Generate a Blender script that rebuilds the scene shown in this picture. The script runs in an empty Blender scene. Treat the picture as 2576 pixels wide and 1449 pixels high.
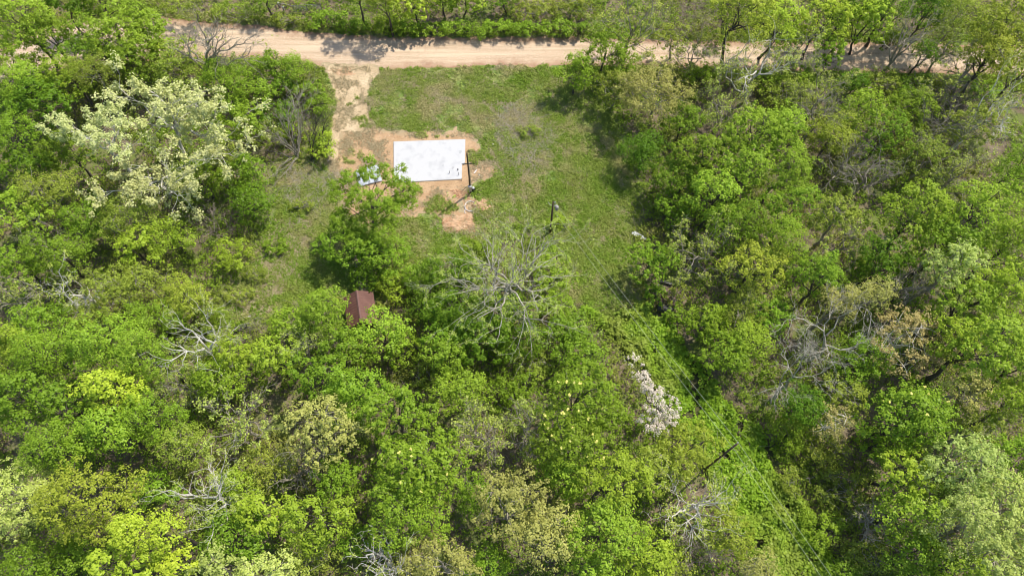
import bpy, math, numpy as np
from mathutils import Vector, Matrix
R = math.radians
scene = bpy.context.scene
COL = scene.collection

# ------------------------------------------------------------------ camera, sky, sun
CAM_H = 75.0
F_PX = 2100.0 * 2576 / 3000            # focal length in pixels of a 2576 px wide picture
TILT = math.atan2(833.0, F_PX)         # angle between the optical axis and straight down
cam_d = bpy.data.cameras.new("camera"); cam_d.sensor_width = 36.0
cam_d.lens = 36.0 * F_PX / 2576; cam_d.clip_start = 0.5; cam_d.clip_end = 9000
cam = bpy.data.objects.new("camera", cam_d); COL.objects.link(cam)
cam.location = (0, 0, CAM_H); cam.rotation_euler = (TILT, 0, 0)
scene.camera = cam

SUN_DIR = Vector((0.77, 0.64, 0)).normalized() * math.cos(R(58)) + Vector((0, 0, math.sin(R(58))))
world = bpy.data.worlds.new("World"); scene.world = world; world.use_nodes = True
wn = world.node_tree.nodes; wl = world.node_tree.links
sky = wn.new("ShaderNodeTexSky"); sky.sky_type = 'NISHITA'; sky.sun_disc = False
sky.sun_elevation = R(58); sky.sun_rotation = math.atan2(SUN_DIR.x, SUN_DIR.y)
wn["Background"].inputs[1].default_value = 0.14
wl.new(sky.outputs[0], wn["Background"].inputs[0])
sun_d = bpy.data.lights.new("sun", 'SUN'); sun_d.energy = 4.4; sun_d.angle = R(0.6); sun_d.color = (1.0, 0.935, 0.82)
sun = bpy.data.objects.new("sun", sun_d); COL.objects.link(sun)
sun.rotation_euler = (-SUN_DIR).to_track_quat('-Z', 'Y').to_euler()
sun.location = (60, 60, 90)
scene.view_settings.view_transform = 'Standard'; scene.view_settings.look = 'None'
scene.view_settings.exposure = 0.15; scene.view_settings.gamma = 1.0
scene.cycles.filter_width = 1.05; scene.cycles.max_bounces = 7; scene.cycles.diffuse_bounces = 3; scene.cycles.transmission_bounces = 4

# ------------------------------------------------------------------ picture <-> place
ct, st = math.cos(TILT), math.sin(TILT)
def ray(px, py):
    u = (px - 1288.0) / F_PX; v = -(py - 724.5) / F_PX
    return np.array([u, v * ct + st, v * st - ct])
def at(px, py, z=0.0):
    """the point at height z seen at (px, py) of the 2576 x 1449 picture"""
    d = ray(px, py); t = (z - CAM_H) / d[2]
    return np.array([d[0] * t, d[1] * t, z])
def to_px(x, y, z=0.0):
    zz = np.asarray(z) - CAM_H
    dep = y * st - zz * ct; up = y * ct + zz * st
    return 1288 + F_PX * x / dep, 724.5 - F_PX * up / dep
def depth(x, y, z): return y * st - (z - CAM_H) * ct
def tall(base, top):
    b = at(*base); d = ray(*top); k = math.hypot(b[0], b[1]) / math.hypot(d[0], d[1])
    return b, CAM_H + d[2] * k

# ------------------------------------------------------------------ numpy helpers
def nrm(a): return a / np.maximum(np.linalg.norm(a, axis=-1, keepdims=True), 1e-9)
def vnoise(x, y, scale, seed):
    g = np.random.default_rng(seed).random((64, 64))
    x = np.asarray(x) / scale; y = np.asarray(y) / scale
    i = np.floor(x).astype(int); j = np.floor(y).astype(int); fx = x - i; fy = y - j
    fx = fx * fx * (3 - 2 * fx); fy = fy * fy * (3 - 2 * fy)
    a = g[i % 64, j % 64]; b = g[(i + 1) % 64, j % 64]; c = g[i % 64, (j + 1) % 64]; d = g[(i + 1) % 64, (j + 1) % 64]
    return (a * (1 - fx) + b * fx) * (1 - fy) + (c * (1 - fx) + d * fx) * fy
def fbm(x, y, scale, seed): return (vnoise(x, y, scale, seed) + .5 * vnoise(x, y, scale * .47, seed + 1) + .25 * vnoise(x, y, scale * .21, seed + 2)) / 1.75
def inside(poly, x, y):
    r = np.zeros(np.shape(x), bool); n = len(poly)
    for k in range(n):
        x1, y1 = poly[k]; x2, y2 = poly[(k + 1) % n]
        if y1 == y2: continue
        c = ((y1 > y) != (y2 > y)) & (x < (x2 - x1) * (y - y1) / (y2 - y1) + x1)
        r ^= c
    return r
def edge_dist(poly, x, y):
    r = np.full(np.shape(x), 1e9); n = len(poly)
    for k in range(n):
        a = np.array(poly[k]); b = np.array(poly[(k + 1) % n]); e = b - a; L = max(e @ e, 1e-9)
        t = np.clip(((x - a[0]) * e[0] + (y - a[1]) * e[1]) / L, 0, 1)
        r = np.minimum(r, np.hypot(x - a[0] - t * e[0], y - a[1] - t * e[1]))
    return r
def ground_poly(pts): return [tuple(at(px, py)[:2]) for px, py in pts]

def mesh_np(name, V, F, mat, parent=None, smooth=False, attrs=None, loc=None):
    """ONE mesh object out of an (n,3) vertex array and a list of (m,k) face arrays"""
    me = bpy.data.meshes.new(name)
    if not isinstance(F, list): F = [F]
    F = [f for f in F if len(f)]
    V = np.ascontiguousarray(V, np.float32)
    me.vertices.add(len(V)); me.vertices.foreach_set("co", V.ravel())
    idx = np.concatenate([f.ravel() for f in F]).astype(np.int32)
    tot = np.concatenate([np.full(len(f), f.shape[1]) for f in F]); start = np.concatenate([[0], np.cumsum(tot)[:-1]]).astype(np.int32)
    me.loops.add(len(idx)); me.loops.foreach_set("vertex_index", idx)
    me.polygons.add(len(tot)); me.polygons.foreach_set("loop_start", start)
    me.polygons.foreach_set("use_smooth", np.full(len(tot), bool(smooth)))
    me.update(calc_edges=True)
    for k, a in (attrs or {}).items():
        me.attributes.new(k, 'FLOAT', 'POINT').data.foreach_set("value", np.ascontiguousarray(a, np.float32))
    me.materials.append(mat)
    o = bpy.data.objects.new(name, me); COL.objects.link(o)
    if parent is not None: o.parent = parent
    if loc is not None: o.location = loc
    return o
def tag(o, label=None, cat=None, group=None, kind=None):
    if label: o["label"] = label
    if cat: o["category"] = cat
    if group: o["group"] = group
    if kind: o["kind"] = kind
    return o
def thing(name, label, cat, loc=(0, 0, 0), rz=0, group=None):
    o = bpy.data.objects.new(name, None); COL.objects.link(o)
    o.empty_display_size = .3; o.location = loc; o.rotation_euler = (0, 0, rz)
    return tag(o, label, cat, group)

def leaves(c, n, size, rng, aspect=.62):
    """rhombic leaf faces: centres c, normals n"""
    N = len(c); n = nrm(n); s = size * rng.uniform(.65, 1.35, (N, 1))
    u = nrm(np.cross(n, rng.normal(size=(N, 3)))); v = np.cross(n, u)
    u = u * s * .5; v = v * s * .5 * aspect
    k = rng.uniform(-.25, .25, (N, 1))
    V = np.stack([c - u, c + v + u * k, c + u, c - v + u * k], 1).reshape(-1, 3)
    return V, np.arange(4 * N).reshape(N, 4)
def tubes(P, Rr, sides=4):
    """P (N,K,3) polylines, Rr (N,K) radii"""
    N, K, _ = P.shape
    T = np.gradient(P, axis=1); T = nrm(T)
    ref = np.where(np.abs(T[..., 2:3]) > .9, np.array([1., 0, 0]), np.array([0, 0, 1.]))
    A = nrm(np.cross(T, ref)); B = np.cross(T, A)
    an = np.linspace(0, 2 * math.pi, sides, endpoint=False)
    V = P[:, :, None] + Rr[:, :, None, None] * (A[:, :, None] * np.cos(an)[:, None] + B[:, :, None] * np.sin(an)[:, None])
    id0 = np.arange(N * K * sides).reshape(N, K, sides)
    a = id0[:, :-1]; b = id0[:, 1:]
    F = np.stack([a, np.roll(a, -1, 2), np.roll(b, -1, 2), b], -1).reshape(-1, 4)
    return V.reshape(-1, 3), F
def bend(a, b, K, rng, wig):
    """K-point curves from a (N,3) to b (N,3) with a sag and some wiggle"""
    t = np.linspace(0, 1, K)[None, :, None]; L = np.linalg.norm(b - a, axis=1)[:, None, None]
    P = a[:, None] * (1 - t) + b[:, None] * t
    w = rng.normal(size=(len(a), 1, 3)) * np.sin(t * math.pi) * wig * L
    w = w + rng.normal(size=(len(a), K, 3)) * wig * .28 * L * (np.sin(t * math.pi) > .01)
    return P + w
class MB:
    """collects shapes for ONE mesh object"""
    def __init__(s): s.V = []; s.F = []; s.n = 0
    def add(s, V, F):
        V = np.asarray(V, float); F = F if isinstance(F, list) else [F]
        s.V.append(V); s.F += [np.asarray(f) + s.n for f in F]; s.n += len(V); return s
    def box(s, c, d, rz=0, rot=None):
        m = np.array(rot if rot is not None else Matrix.Rotation(rz, 3, 'Z'))
        q = np.array([[x, y, z] for z in (-.5, .5) for x, y in ((-.5, -.5), (.5, -.5), (.5, .5), (-.5, .5))]) * np.array(d)
        f = [[3, 2, 1, 0], [4, 5, 6, 7], [0, 1, 5, 4], [1, 2, 6, 5], [2, 3, 7, 6], [3, 0, 4, 7]]
        return s.add(q @ m.T + np.array(c), np.array(f))
    def tube(s, pts, r, sides=8, cap=True):
        P = np.array(pts, float)[None]; rr = np.broadcast_to(np.asarray(r, float), (P.shape[1],))[None]
        V, F = tubes(P, rr, sides); K = P.shape[1]
        fs = [F]
        if cap: fs.append(np.array([np.arange(sides)[::-1], (K - 1) * sides + np.arange(sides)]))
        return s.add(V, fs)
    def prism(s, poly, z0, z1):
        n = len(poly); V = [(x, y, z) for z in (z0, z1) for x, y in poly]
        side = np.array([[i, (i + 1) % n, n + (i + 1) % n, n + i] for i in range(n)])
        return s.add(V, [side, np.array([list(range(n))[::-1]]), np.array([list(range(n, 2 * n))])])
    def lathe(s, c, prof, sides=16):
        an = np.linspace(0, 2 * math.pi, sides, endpoint=False); V = []
        for r, z in prof: V += [(c[0] + r * math.cos(a), c[1] + r * math.sin(a), c[2] + z) for a in an]
        F = [[k * sides + i, k * sides + (i + 1) % sides, (k + 1) * sides + (i + 1) % sides, (k + 1) * sides + i] for k in range(len(prof) - 1) for i in range(sides)]
        return s.add(V, np.array(F))
    def build(s, name, mat, parent=None, smooth=False):
        by = {}
        for f in s.F: by.setdefault(f.shape[1], []).append(f)
        return mesh_np(name, np.concatenate(s.V), [np.concatenate(v) for v in by.values()], mat, parent, smooth)

# ------------------------------------------------------------------ materials
def new_mat(name):
    m = bpy.data.materials.new(name); m.use_nodes = True
    nt = m.node_tree; nt.nodes.clear(); return m, nt.nodes, nt.links
def N(nodes, t, **kw):
    n = nodes.new(t)
    for k, v in kw.items():
        if k.startswith("i_"): n.inputs[int(k[2:]) if k[2:].isdigit() else k[2:].replace("_", " ")].default_value = v
        else: setattr(n, k, v)
    return n
def mixc(nodes, links, f, a, b):
    m = nodes.new("ShaderNodeMix"); m.data_type = 'RGBA'
    for s, v in ((0, f), (6, a), (7, b)):
        if hasattr(v, "links"): links.new(v, m.inputs[s])
        else: m.inputs[s].default_value = v if s == 0 else (*v, 1)
    return m.outputs[2]
def ramp(nodes, links, fac, lo, hi):
    m = N(nodes, "ShaderNodeMapRange"); m.inputs[1].default_value = lo; m.inputs[2].default_value = hi
    links.new(fac, m.inputs[0]); return m.outputs[0]
def noise(nodes, links, scale, detail=4, vec=None, rough=.6):
    n = N(nodes, "ShaderNodeTexNoise"); n.inputs["Scale"].default_value = scale; n.inputs["Detail"].default_value = detail; n.inputs["Roughness"].default_value = rough
    if vec is not None: links.new(vec, n.inputs["Vector"])
    return n.outputs[0]
def world_pos(nodes): return nodes.new("ShaderNodeNewGeometry").outputs["Position"]
def leaf_mat(name, c1, c2, trans=.24, c3=None, patch=.35, vary=.14):
    m, n, l = new_mat(name)
    g = N(n, "ShaderNodeNewGeometry"); oi = N(n, "ShaderNodeObjectInfo")
    mi = N(n, "ShaderNodeMapRange"); mi.inputs[3].default_value = .18; mi.inputs[4].default_value = .86; l.new(g.outputs["Random Per Island"], mi.inputs[0])
    col = mixc(n, l, mi.outputs[0], c1, c2)
    if c3 is not None:
        col = mixc(n, l, ramp(n, l, noise(n, l, patch, 3, g.outputs["Position"]), .47, .62), col, c3)
    hs = N(n, "ShaderNodeHueSaturation"); l.new(col, hs.inputs["Color"])
    mr = N(n, "ShaderNodeMapRange"); mr.inputs[3].default_value = 1 - vary; mr.inputs[4].default_value = 1 + vary; l.new(oi.outputs["Random"], mr.inputs[0]); l.new(mr.outputs[0], hs.inputs["Value"])
    mh = N(n, "ShaderNodeMapRange"); mh.inputs[3].default_value = .490; mh.inputs[4].default_value = .508
    mm = N(n, "ShaderNodeMath", operation='FRACT'); m2 = N(n, "ShaderNodeMath", operation='MULTIPLY'); m2.inputs[1].default_value = 7.31
    l.new(oi.outputs["Random"], m2.inputs[0]); l.new(m2.outputs[0], mm.inputs[0]); l.new(mm.outputs[0], mh.inputs[0]); l.new(mh.outputs[0], hs.inputs["Hue"])
    d = N(n, "ShaderNodeBsdfDiffuse"); t = N(n, "ShaderNodeBsdfTranslucent"); gl = N(n, "ShaderNodeBsdfGlossy"); gl.inputs["Roughness"].default_value = .45
    l.new(hs.outputs[0], d.inputs[0]); l.new(hs.outputs[0], t.inputs[0])
    mx = N(n, "ShaderNodeMixShader"); mx.inputs[0].default_value = trans; l.new(d.outputs[0], mx.inputs[1]); l.new(t.outputs[0], mx.inputs[2])
    mg = N(n, "ShaderNodeMixShader"); mg.inputs[0].default_value = .015; l.new(mx.outputs[0], mg.inputs[1]); l.new(gl.outputs[0], mg.inputs[2])
    o = N(n, "ShaderNodeOutputMaterial"); l.new(mg.outputs[0], o.inputs[0]); return m
def solid(name, c1, c2=None, scale=6., rough=.8, metal=0., bump=0., lo=.35, hi=.65, detail=5):
    m, n, l = new_mat(name); p = N(n, "ShaderNodeBsdfPrincipled"); o = N(n, "ShaderNodeOutputMaterial"); l.new(p.outputs[0], o.inputs[0])
    p.inputs["Roughness"].default_value = rough; p.inputs["Metallic"].default_value = metal
    f = noise(n, l, scale, detail, N(n, "ShaderNodeTexCoord").outputs["Object"])
    l.new(mixc(n, l, ramp(n, l, f, lo, hi), c1, c2 or tuple(x * .8 for x in c1)), p.inputs["Base Color"])
    if bump:
        b = N(n, "ShaderNodeBump"); b.inputs["Strength"].default_value = bump; b.inputs["Distance"].default_value = .05; l.new(f, b.inputs["Height"]); l.new(b.outputs[0], p.inputs["Normal"])
    return m
M = {}
M['lime'] = leaf_mat("lime leaves", (.245, .385, .022), (.42, .57, .058))
M['bright'] = leaf_mat("bright lime leaves", (.34, .48, .026), (.54, .66, .07))
M['green'] = leaf_mat("green leaves", (.165, .29, .018), (.31, .46, .038))
M['deep'] = leaf_mat("deep green leaves", (.105, .22, .012), (.21, .36, .026))
M['olive'] = leaf_mat("olive leaves", (.225, .31, .03), (.40, .47, .07))
M['yellow'] = leaf_mat("yellow green oak leaves", (.29, .38, .028), (.48, .55, .07))
M['tan'] = leaf_mat("tan catkins and leaves", (.35, .36, .075), (.56, .55, .16))
M['gold'] = leaf_mat("golden tan catkins", (.40, .34, .10), (.62, .54, .22), vary=.05)
M['pale'] = leaf_mat("pale young leaves", (.31, .39, .05), (.52, .60, .13))
M['silver'] = leaf_mat("silvery green leaves", (.34, .45, .07), (.60, .70, .21))
M['cream'] = leaf_mat("cream young leaves", (.47, .52, .16), (.80, .82, .38), vary=.06)
M['blossom'] = leaf_mat("white blossom", (.70, .58, .47), (.93, .85, .72), vary=.03)
M['flower'] = leaf_mat("yellow tulip flowers", (.75, .70, .12), (.9, .85, .3), vary=.03)
M['under'] = leaf_mat("undergrowth leaves", (.15, .26, .02), (.35, .46, .045), c3=(.30, .32, .06), patch=.10, vary=.0)
M['vine'] = leaf_mat("vine leaves", (.17, .34, .02), (.37, .55, .045), c3=(.30, .38, .06), patch=.12, vary=.0)
M['grass'] = leaf_mat("grass blades", (.19, .29, .035), (.43, .50, .10), c3=(.50, .45, .20), patch=.16, vary=.0, trans=.25)
M['drygrass'] = leaf_mat("dry straw grass", (.42, .36, .20), (.62, .54, .34), vary=.0, trans=.2)
M['bark'] = solid("dark bark", (.055, .045, .035), (.13, .11, .085), 9, .95, bump=.4)
M['greybark'] = solid("grey bark", (.21, .185, .14), (.43, .39, .31), 5, .9, bump=.3)
M['whitebark'] = solid("white bleached bark", (.50, .46, .39), (.76, .725, .64), 3, .85)
M['brush'] = solid("brown dead twigs", (.24, .185, .145), (.46, .38, .31), 3, .95)

M['weed'] = leaf_mat("weed leaves", (.16, .29, .025), (.30, .41, .05), c3=(.32, .36, .08), patch=.3, vary=.0)
M['palebark'] = solid("pale tan bark", (.30, .27, .21), (.60, .56, .46), 4, .9, bump=.3)
# ------------------------------------------------------------------ ground, road, drive, dirt
CLEARING = [(800, 178), (930, 176), (1100, 172), (1400, 168), (1470, 180), (1500, 250), (1560, 330), (1600, 470), (1592, 560), (1575, 690),
            (1600, 770), (1520, 800), (1440, 760), (1400, 650), (1340, 560), (1230, 600), (1120, 640), (1000, 660), (955, 740), (880, 760), (770, 740), (700, 800),
            (575, 810), (560, 770), (620, 640), (690, 560), (700, 460), (690, 420), (760, 410), (815, 300), (820, 220)]
CORRIDOR = [(1440, 760), (1520, 790), (1600, 760), (1690, 850), (1800, 960), (1940, 1130), (2020, 1300), (2130, 1449), (2150, 1600), (1990, 1600), (1930, 1449),
            (1850, 1290), (1740, 1120), (1600, 930), (1540, 850)]
ROAD = [(-260, 250), (-60, 150), (20, 112), (100, 74), (190, 52), (300, 40), (380, 38), (450, 47), (640, 62), (760, 78), (900, 88), (1000, 92), (1500, 92), (1700, 100), (2000, 103), (2450, 110), (2900, 118),
        (2900, 200), (2576, 194), (2400, 190), (2000, 182), (1700, 170), (1400, 167), (1100, 173), (985, 177), (940, 186), (880, 190), (830, 182), (790, 168), (700, 152), (560, 150), (400, 152), (230, 160), (120, 190), (0, 235), (-160, 330)]
DRIVE = [(805, 160), (830, 205), (848, 262), (832, 300), (826, 380), (822, 430), (850, 460), (900, 470), (960, 400), (1010, 335), (945, 318), (926, 262), (934, 205), (962, 178), (975, 165), (900, 160)]
DIRT = [(852, 335), (940, 322), (1050, 332), (1120, 330), (1140, 315), (1150, 332), (1196, 338), (1213, 372), (1222, 400), (1252, 428), (1236, 450), (1204, 456), (1182, 480), (1195, 500), (1192, 572), (1135, 580), (1108, 545),
        (1085, 540), (1030, 556), (992, 545), (925, 575), (868, 545), (838, 450)]
PATH = [(890, 640), (912, 640), (922, 700), (925, 745), (900, 745), (885, 700)]

def D(v): return to_px(v[0], v[1])
def forest_mask(x, y):
    """0 in the clearing and on the road, 1 under the trees (metres-wide blend)"""
    a = np.zeros(np.shape(x))
    for P in (CLEARING, ROAD):
        p = ground_poly(P); i = inside(p, x, y); d = edge_dist(p, x, y)
        a = np.maximum(a, np.where(i, 1., np.clip(1 - d / 1.5, 0, 1)))
    return 1 - a
def ground_mat():
    m, n, l = new_mat("ground soil grass and litter"); pos = world_pos(n)
    p = N(n, "ShaderNodeBsdfPrincipled"); p.inputs["Roughness"].default_value = .95; o = N(n, "ShaderNodeOutputMaterial"); l.new(p.outputs[0], o.inputs[0])
    g = mixc(n, l, ramp(n, l, noise(n, l, .5, 5, pos), .38, .62), (.13, .22, .035), (.27, .30, .09))
    g = mixc(n, l, ramp(n, l, noise(n, l, 2.6, 4, pos), .5, .75), g, (.30, .28, .13))
    f = mixc(n, l, ramp(n, l, noise(n, l, 1.1, 6, pos), .35, .65), (.12, .095, .055), (.27, .21, .14))
    f = mixc(n, l, ramp(n, l, noise(n, l, .35, 4, pos), .48, .62), f, (.15, .19, .04))
    at_ = N(n, "ShaderNodeAttribute"); at_.attribute_name = "forest"
    gg = mixc(n, l, at_.outputs["Fac"], g, f)
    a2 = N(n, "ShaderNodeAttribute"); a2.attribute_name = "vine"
    l.new(mixc(n, l, a2.outputs["Fac"], gg, (.085, .085, .03)), p.inputs["Base Color"])  # soil darkened under the vines: shade of the gaps put into colour
    b = N(n, "ShaderNodeBump"); b.inputs["Strength"].default_value = .8; b.inputs["Distance"].default_value = .12; l.new(noise(n, l, 3.5, 5, pos), b.inputs["Height"]); l.new(b.outputs[0], p.inputs["Normal"])
    return m
gx = np.concatenate([[-4000, -1500, -500, -200], np.arange(-110, 110.1, .8), [200, 500, 1500, 4000]])
gy = np.concatenate([[-4000, -1500, -400, -60], np.arange(-14, 104.1, .8), [200, 500, 1500, 4000]])
GX, GY = np.meshgrid(gx, gy); nx, ny = len(gx), len(gy)
idg = np.arange(nx * ny).reshape(ny, nx)
tag(mesh_np("ground", np.stack([GX, GY, np.zeros_like(GX)], -1).reshape(-1, 3),
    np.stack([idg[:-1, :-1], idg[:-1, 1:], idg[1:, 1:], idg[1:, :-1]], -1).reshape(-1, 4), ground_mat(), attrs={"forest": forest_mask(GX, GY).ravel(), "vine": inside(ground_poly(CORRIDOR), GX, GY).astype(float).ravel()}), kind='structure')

def sheet(name, polyD, z, res, amp, sc, seed, mat, bump=0.):
    p = ground_poly(polyD); a = np.array(p); x0, y0 = a.min(0) - 1.5; x1, y1 = a.max(0) + 1.5
    x0 = max(x0, -95); x1 = min(x1, 95)
    xs = np.arange(x0, x1, res); ys = np.arange(y0, y1, res); X, Y = np.meshgrid(xs, ys)
    qx = X + (fbm(X, Y, sc, seed) - .5) * 2 * amp + (vnoise(X, Y, .35, seed + 5) - .5) * amp * .5; qy = Y + (fbm(X, Y, sc, seed + 9) - .5) * 2 * amp + (vnoise(X, Y, .35, seed + 6) - .5) * amp * .5
    i = inside(p, qx, qy); e = edge_dist(p, qx, qy)
    keep = i[:-1, :-1] & i[1:, :-1] & i[:-1, 1:] & i[1:, 1:]
    idg = np.arange(X.size).reshape(X.shape)
    F = np.stack([idg[:-1, :-1], idg[:-1, 1:], idg[1:, 1:], idg[1:, :-1]], -1)[keep]
    u, inv = np.unique(F, return_inverse=True)
    Z = z + np.clip(e / .5, 0, 1) * bump * fbm(X, Y, .8, seed + 20)
    V = np.stack([X, Y, Z], -1).reshape(-1, 3)[u]
    return tag(mesh_np(name, V, inv.reshape(F.shape), mat, attrs={"edge": e.ravel()[u]}, smooth=True), kind='structure')
def loose_mat(name, cols, sx, sy, fine=7., edge=None, edge_w=1.2, rough=.95):
    """gravel or straw: cols = three albedos mixed by stretched and by fine noise"""
    m, n, l = new_mat(name); pos = world_pos(n)
    mp = N(n, "ShaderNodeMapping"); mp.inputs["Scale"].default_value = (sx, sy, 1); l.new(pos, mp.inputs[0])
    p = N(n, "ShaderNodeBsdfPrincipled"); p.inputs["Roughness"].default_value = rough; o = N(n, "ShaderNodeOutputMaterial"); l.new(p.outputs[0], o.inputs[0])
    c = mixc(n, l, ramp(n, l, noise(n, l, 1., 5, mp.outputs[0]), .35, .65), cols[0], cols[1])
    c = mixc(n, l, ramp(n, l, noise(n, l, fine, 4, pos, .7), .5, .72), c, cols[2])
    if edge:
        a = N(n, "ShaderNodeAttribute"); a.attribute_name = "edge"
        ad = N(n, "ShaderNodeMath", operation='MULTIPLY_ADD'); ad.inputs[1].default_value = 2.4; ad.inputs[2].default_value = -1.2; l.new(noise(n, l, .8, 4, pos), ad.inputs[0])
        sm = N(n, "ShaderNodeMath", operation='ADD'); l.new(a.outputs["Fac"], sm.inputs[0]); l.new(ad.outputs[0], sm.inputs[1])
        c = mixc(n, l, ramp(n, l, sm.outputs[0], 0.1, edge_w), edge, c)
    l.new(c, p.inputs["Base Color"])
    b = N(n, "ShaderNodeBump"); b.inputs["Strength"].default_value = .5; b.inputs["Distance"].default_value = .04; l.new(noise(n, l, fine * .8, 5, pos), b.inputs["Height"]); l.new(b.outputs[0], p.inputs["Normal"])
    return m
sheet("road", ROAD, .012, .22, .45, 2.2, 11, loose_mat("tan gravel road", ((.46, .32, .205), (.71, .54, .375), (.80, .67, .50)), .06, 1.3, 6., (.40, .235, .145), 1.5))
sheet("driveway", DRIVE, .018, .18, .8, 1.6, 31, loose_mat("straw covered drive", ((.50, .37, .22), (.70, .55, .355), (.32, .24, .14)), .5, .35, 4.5, (.40, .32, .19), .6))
sheet("dirt_ground", DIRT, .024, .16, .7, 1.4, 51, loose_mat("tan dirt round the slab", ((.46, .29, .155), (.57, .385, .225), (.30, .19, .10)), .6, .6, 5., (.42, .32, .19), .8))
sheet("path", PATH, .018, .18, .4, 1.2, 71, loose_mat("bare brown path", ((.30, .22, .15), (.42, .32, .22), (.2, .15, .1)), .8, .5, 5.))
RED = loose_mat("red clay soil", ((.50, .30, .17), (.62, .43, .27), (.40, .22, .11)), 1., 1., 5.)
sheet("clay_ground", [(1138, 480), (1185, 482), (1180, 505), (1150, 500)], .03, .12, .4, .9, 91, RED)
sheet("clay_patch", [(1110, 545), (1190, 540), (1196, 575), (1125, 580)], .03, .12, .45, .9, 101, RED, .18)
sheet("clay_road_edge", [(820, 176), (880, 170), (905, 186), (850, 194)], .03, .14, .5, .9, 111, RED)
sheet("puddle", [(1153, 503), (1165, 503), (1168, 536), (1153, 536)], .036, .1, .12, .6, 121, solid("muddy water", (.40, .32, .18), (.46, .37, .21), 2, .08))

# ------------------------------------------------------------------ stuff on the ground
rg = np.random.default_rng(5)
def scatter(n, test, margin=1.):
    """n points on the ground in and just around the view that pass the test"""
    out = []; got = 0
    while got < n:
        x = rg.uniform(-92, 92, 60000); y = rg.uniform(-4, 92, 60000); px, py = to_px(x, y)
        k = (px > -190) & (px < 2766) & (py > -110) & (py < 1640); x, y, px, py = x[k], y[k], px[k], py[k]
        k = test(x, y, px, py); out.append(np.stack([x[k], y[k]], 1)); got += k.sum()
    return np.concatenate(out)[:n]
PR = ground_poly(ROAD); PD = ground_poly(DRIVE); PA = ground_poly(DIRT); PC_ = ground_poly(CLEARING); PV = ground_poly(CORRIDOR); PP = ground_poly(PATH)
SLAB_D = [(985, 350), (1176, 344), (1180, 470), (985, 470)]
SHED_D = [(868, 732), (940, 732), (955, 812), (885, 812)]
def warp(x, y, a=.9, s=1.8, seed=3): return x + (fbm(x, y, s, seed) - .5) * 2 * a, y + (fbm(x, y, s, seed + 4) - .5) * 2 * a
def open_ground(x, y):
    wx, wy = warp(x, y); return inside(PR, wx, wy) | inside(PC_, wx, wy)
def puffs_on(pts, h, n, pr, ls, up=.8, flat=.6, aspect=.62):
    P = np.stack([pts[:, 0], pts[:, 1], h], 1); i = np.repeat(np.arange(len(P)), n)
    off = nrm(rg.normal(size=(len(i), 3))) * pr * rg.uniform(.2, 1.1, (len(i), 1)) * np.array([1, 1, flat])
    c = P[i] + off; c[:, 2] = np.maximum(c[:, 2], .03)
    return leaves(c, nrm(off) * .6 + np.array([0, 0, up]) + rg.normal(size=c.shape) * .45, ls, rg, aspect)
def t_forest(x, y, px, py):
    wx, wy = warp(x, y, 1.2); return ~open_ground(x, y) & ~inside(PV, wx, wy) & ~inside(SHED_D, px, py) & (fbm(x, y, 5., 40) + rg.uniform(-.22, .22, x.shape) > .36)
p = scatter(70000, t_forest)
hh = rg.uniform(.15, 1., len(p)) ** 1.3 * 2.6 * fbm(p[:, 0], p[:, 1], 4., 60)
edge_d = edge_dist(PC_, p[:, 0], p[:, 1]); hh = np.minimum(hh, .25 + edge_d * .6)
tag(mesh_np("undergrowth", *puffs_on(p, hh, 9, .40, .22), M['under']), kind='stuff')
def t_vine(x, y, px, py):
    wx, wy = warp(x, y, 1.6, 3.); return inside(PV, wx, wy) & ~open_ground(x, y) & (fbm(x, y, 2.2, 44) + rg.uniform(-.2, .2, x.shape) > .38)
p = scatter(6500, t_vine); hv = .1 + 1.3 * fbm(p[:, 0], p[:, 1], 1.3, 66) ** 1.6 * rg.uniform(.4, 1.3, len(p))
tag(mesh_np("vines", *puffs_on(p, hv, 10, .36, .30, .8, .6, .8), M['vine']), kind='stuff')
DRYD = [(600, 640), (690, 560), (790, 555), (760, 640), (720, 720), (660, 790), (570, 805), (580, 720)]; DRY2 = [(1240, 290), (1330, 250), (1390, 330), (1370, 420), (1290, 440), (1255, 360)]; DRY3 = [(720, 430), (850, 420), (860, 470), (790, 560), (720, 540)]
TRACKS = [[(1215, 255), (1262, 298), (1305, 345)], [(1255, 255), (1298, 293), (1342, 345)], [(1222, 350), (1255, 420), (1288, 465), (1296, 530)], [(1248, 340), (1282, 405), (1318, 455), (1326, 520)], [(1015, 200), (1080, 240), (1180, 262), (1300, 262)]]
def on_track(px, py, w):
    r = np.full(np.shape(px), 1e9)
    for q in TRACKS:
        for a, b in zip(q[:-1], q[1:]):
            e = np.subtract(b, a); u = np.clip(((px - a[0]) * e[0] + (py - a[1]) * e[1]) / (e @ e), 0, 1); r = np.minimum(r, np.hypot(px - a[0] - u * e[0], (py - a[1] - u * e[1]) * 1.2))
    return r < w
def t_grass(x, y, px, py):
    wx, wy = warp(x, y, .8, 1.4, 31)
    bare = (inside(DRYD, *to_px(*warp(x, y, 1.5, 2., 37))) & (fbm(x, y, 1.4, 83) > .40)) | (on_track(px, py, 4) & (fbm(x, y, 1., 241) < .6)) | inside(PR, wx, wy) | inside(SLAB_D, px, py) | inside(SHED_D, px, py) | inside(PP, wx, wy)
    thin = inside(PD, wx, wy) | inside(PA, wx, wy); bare = bare | (inside(PD, wx, wy) & (fbm(x, y, 1.2, 84) < .62))
    n = fbm(x, y, 2.4, 81)
    return (inside(PC_, *warp(x, y)) | (edge_dist(PR, x, y) < 1.4)) & ~bare & np.where(thin, (n > .60), n + rg.uniform(-.25, .25, x.shape) > .34)
p = scatter(56000, t_grass)
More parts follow.
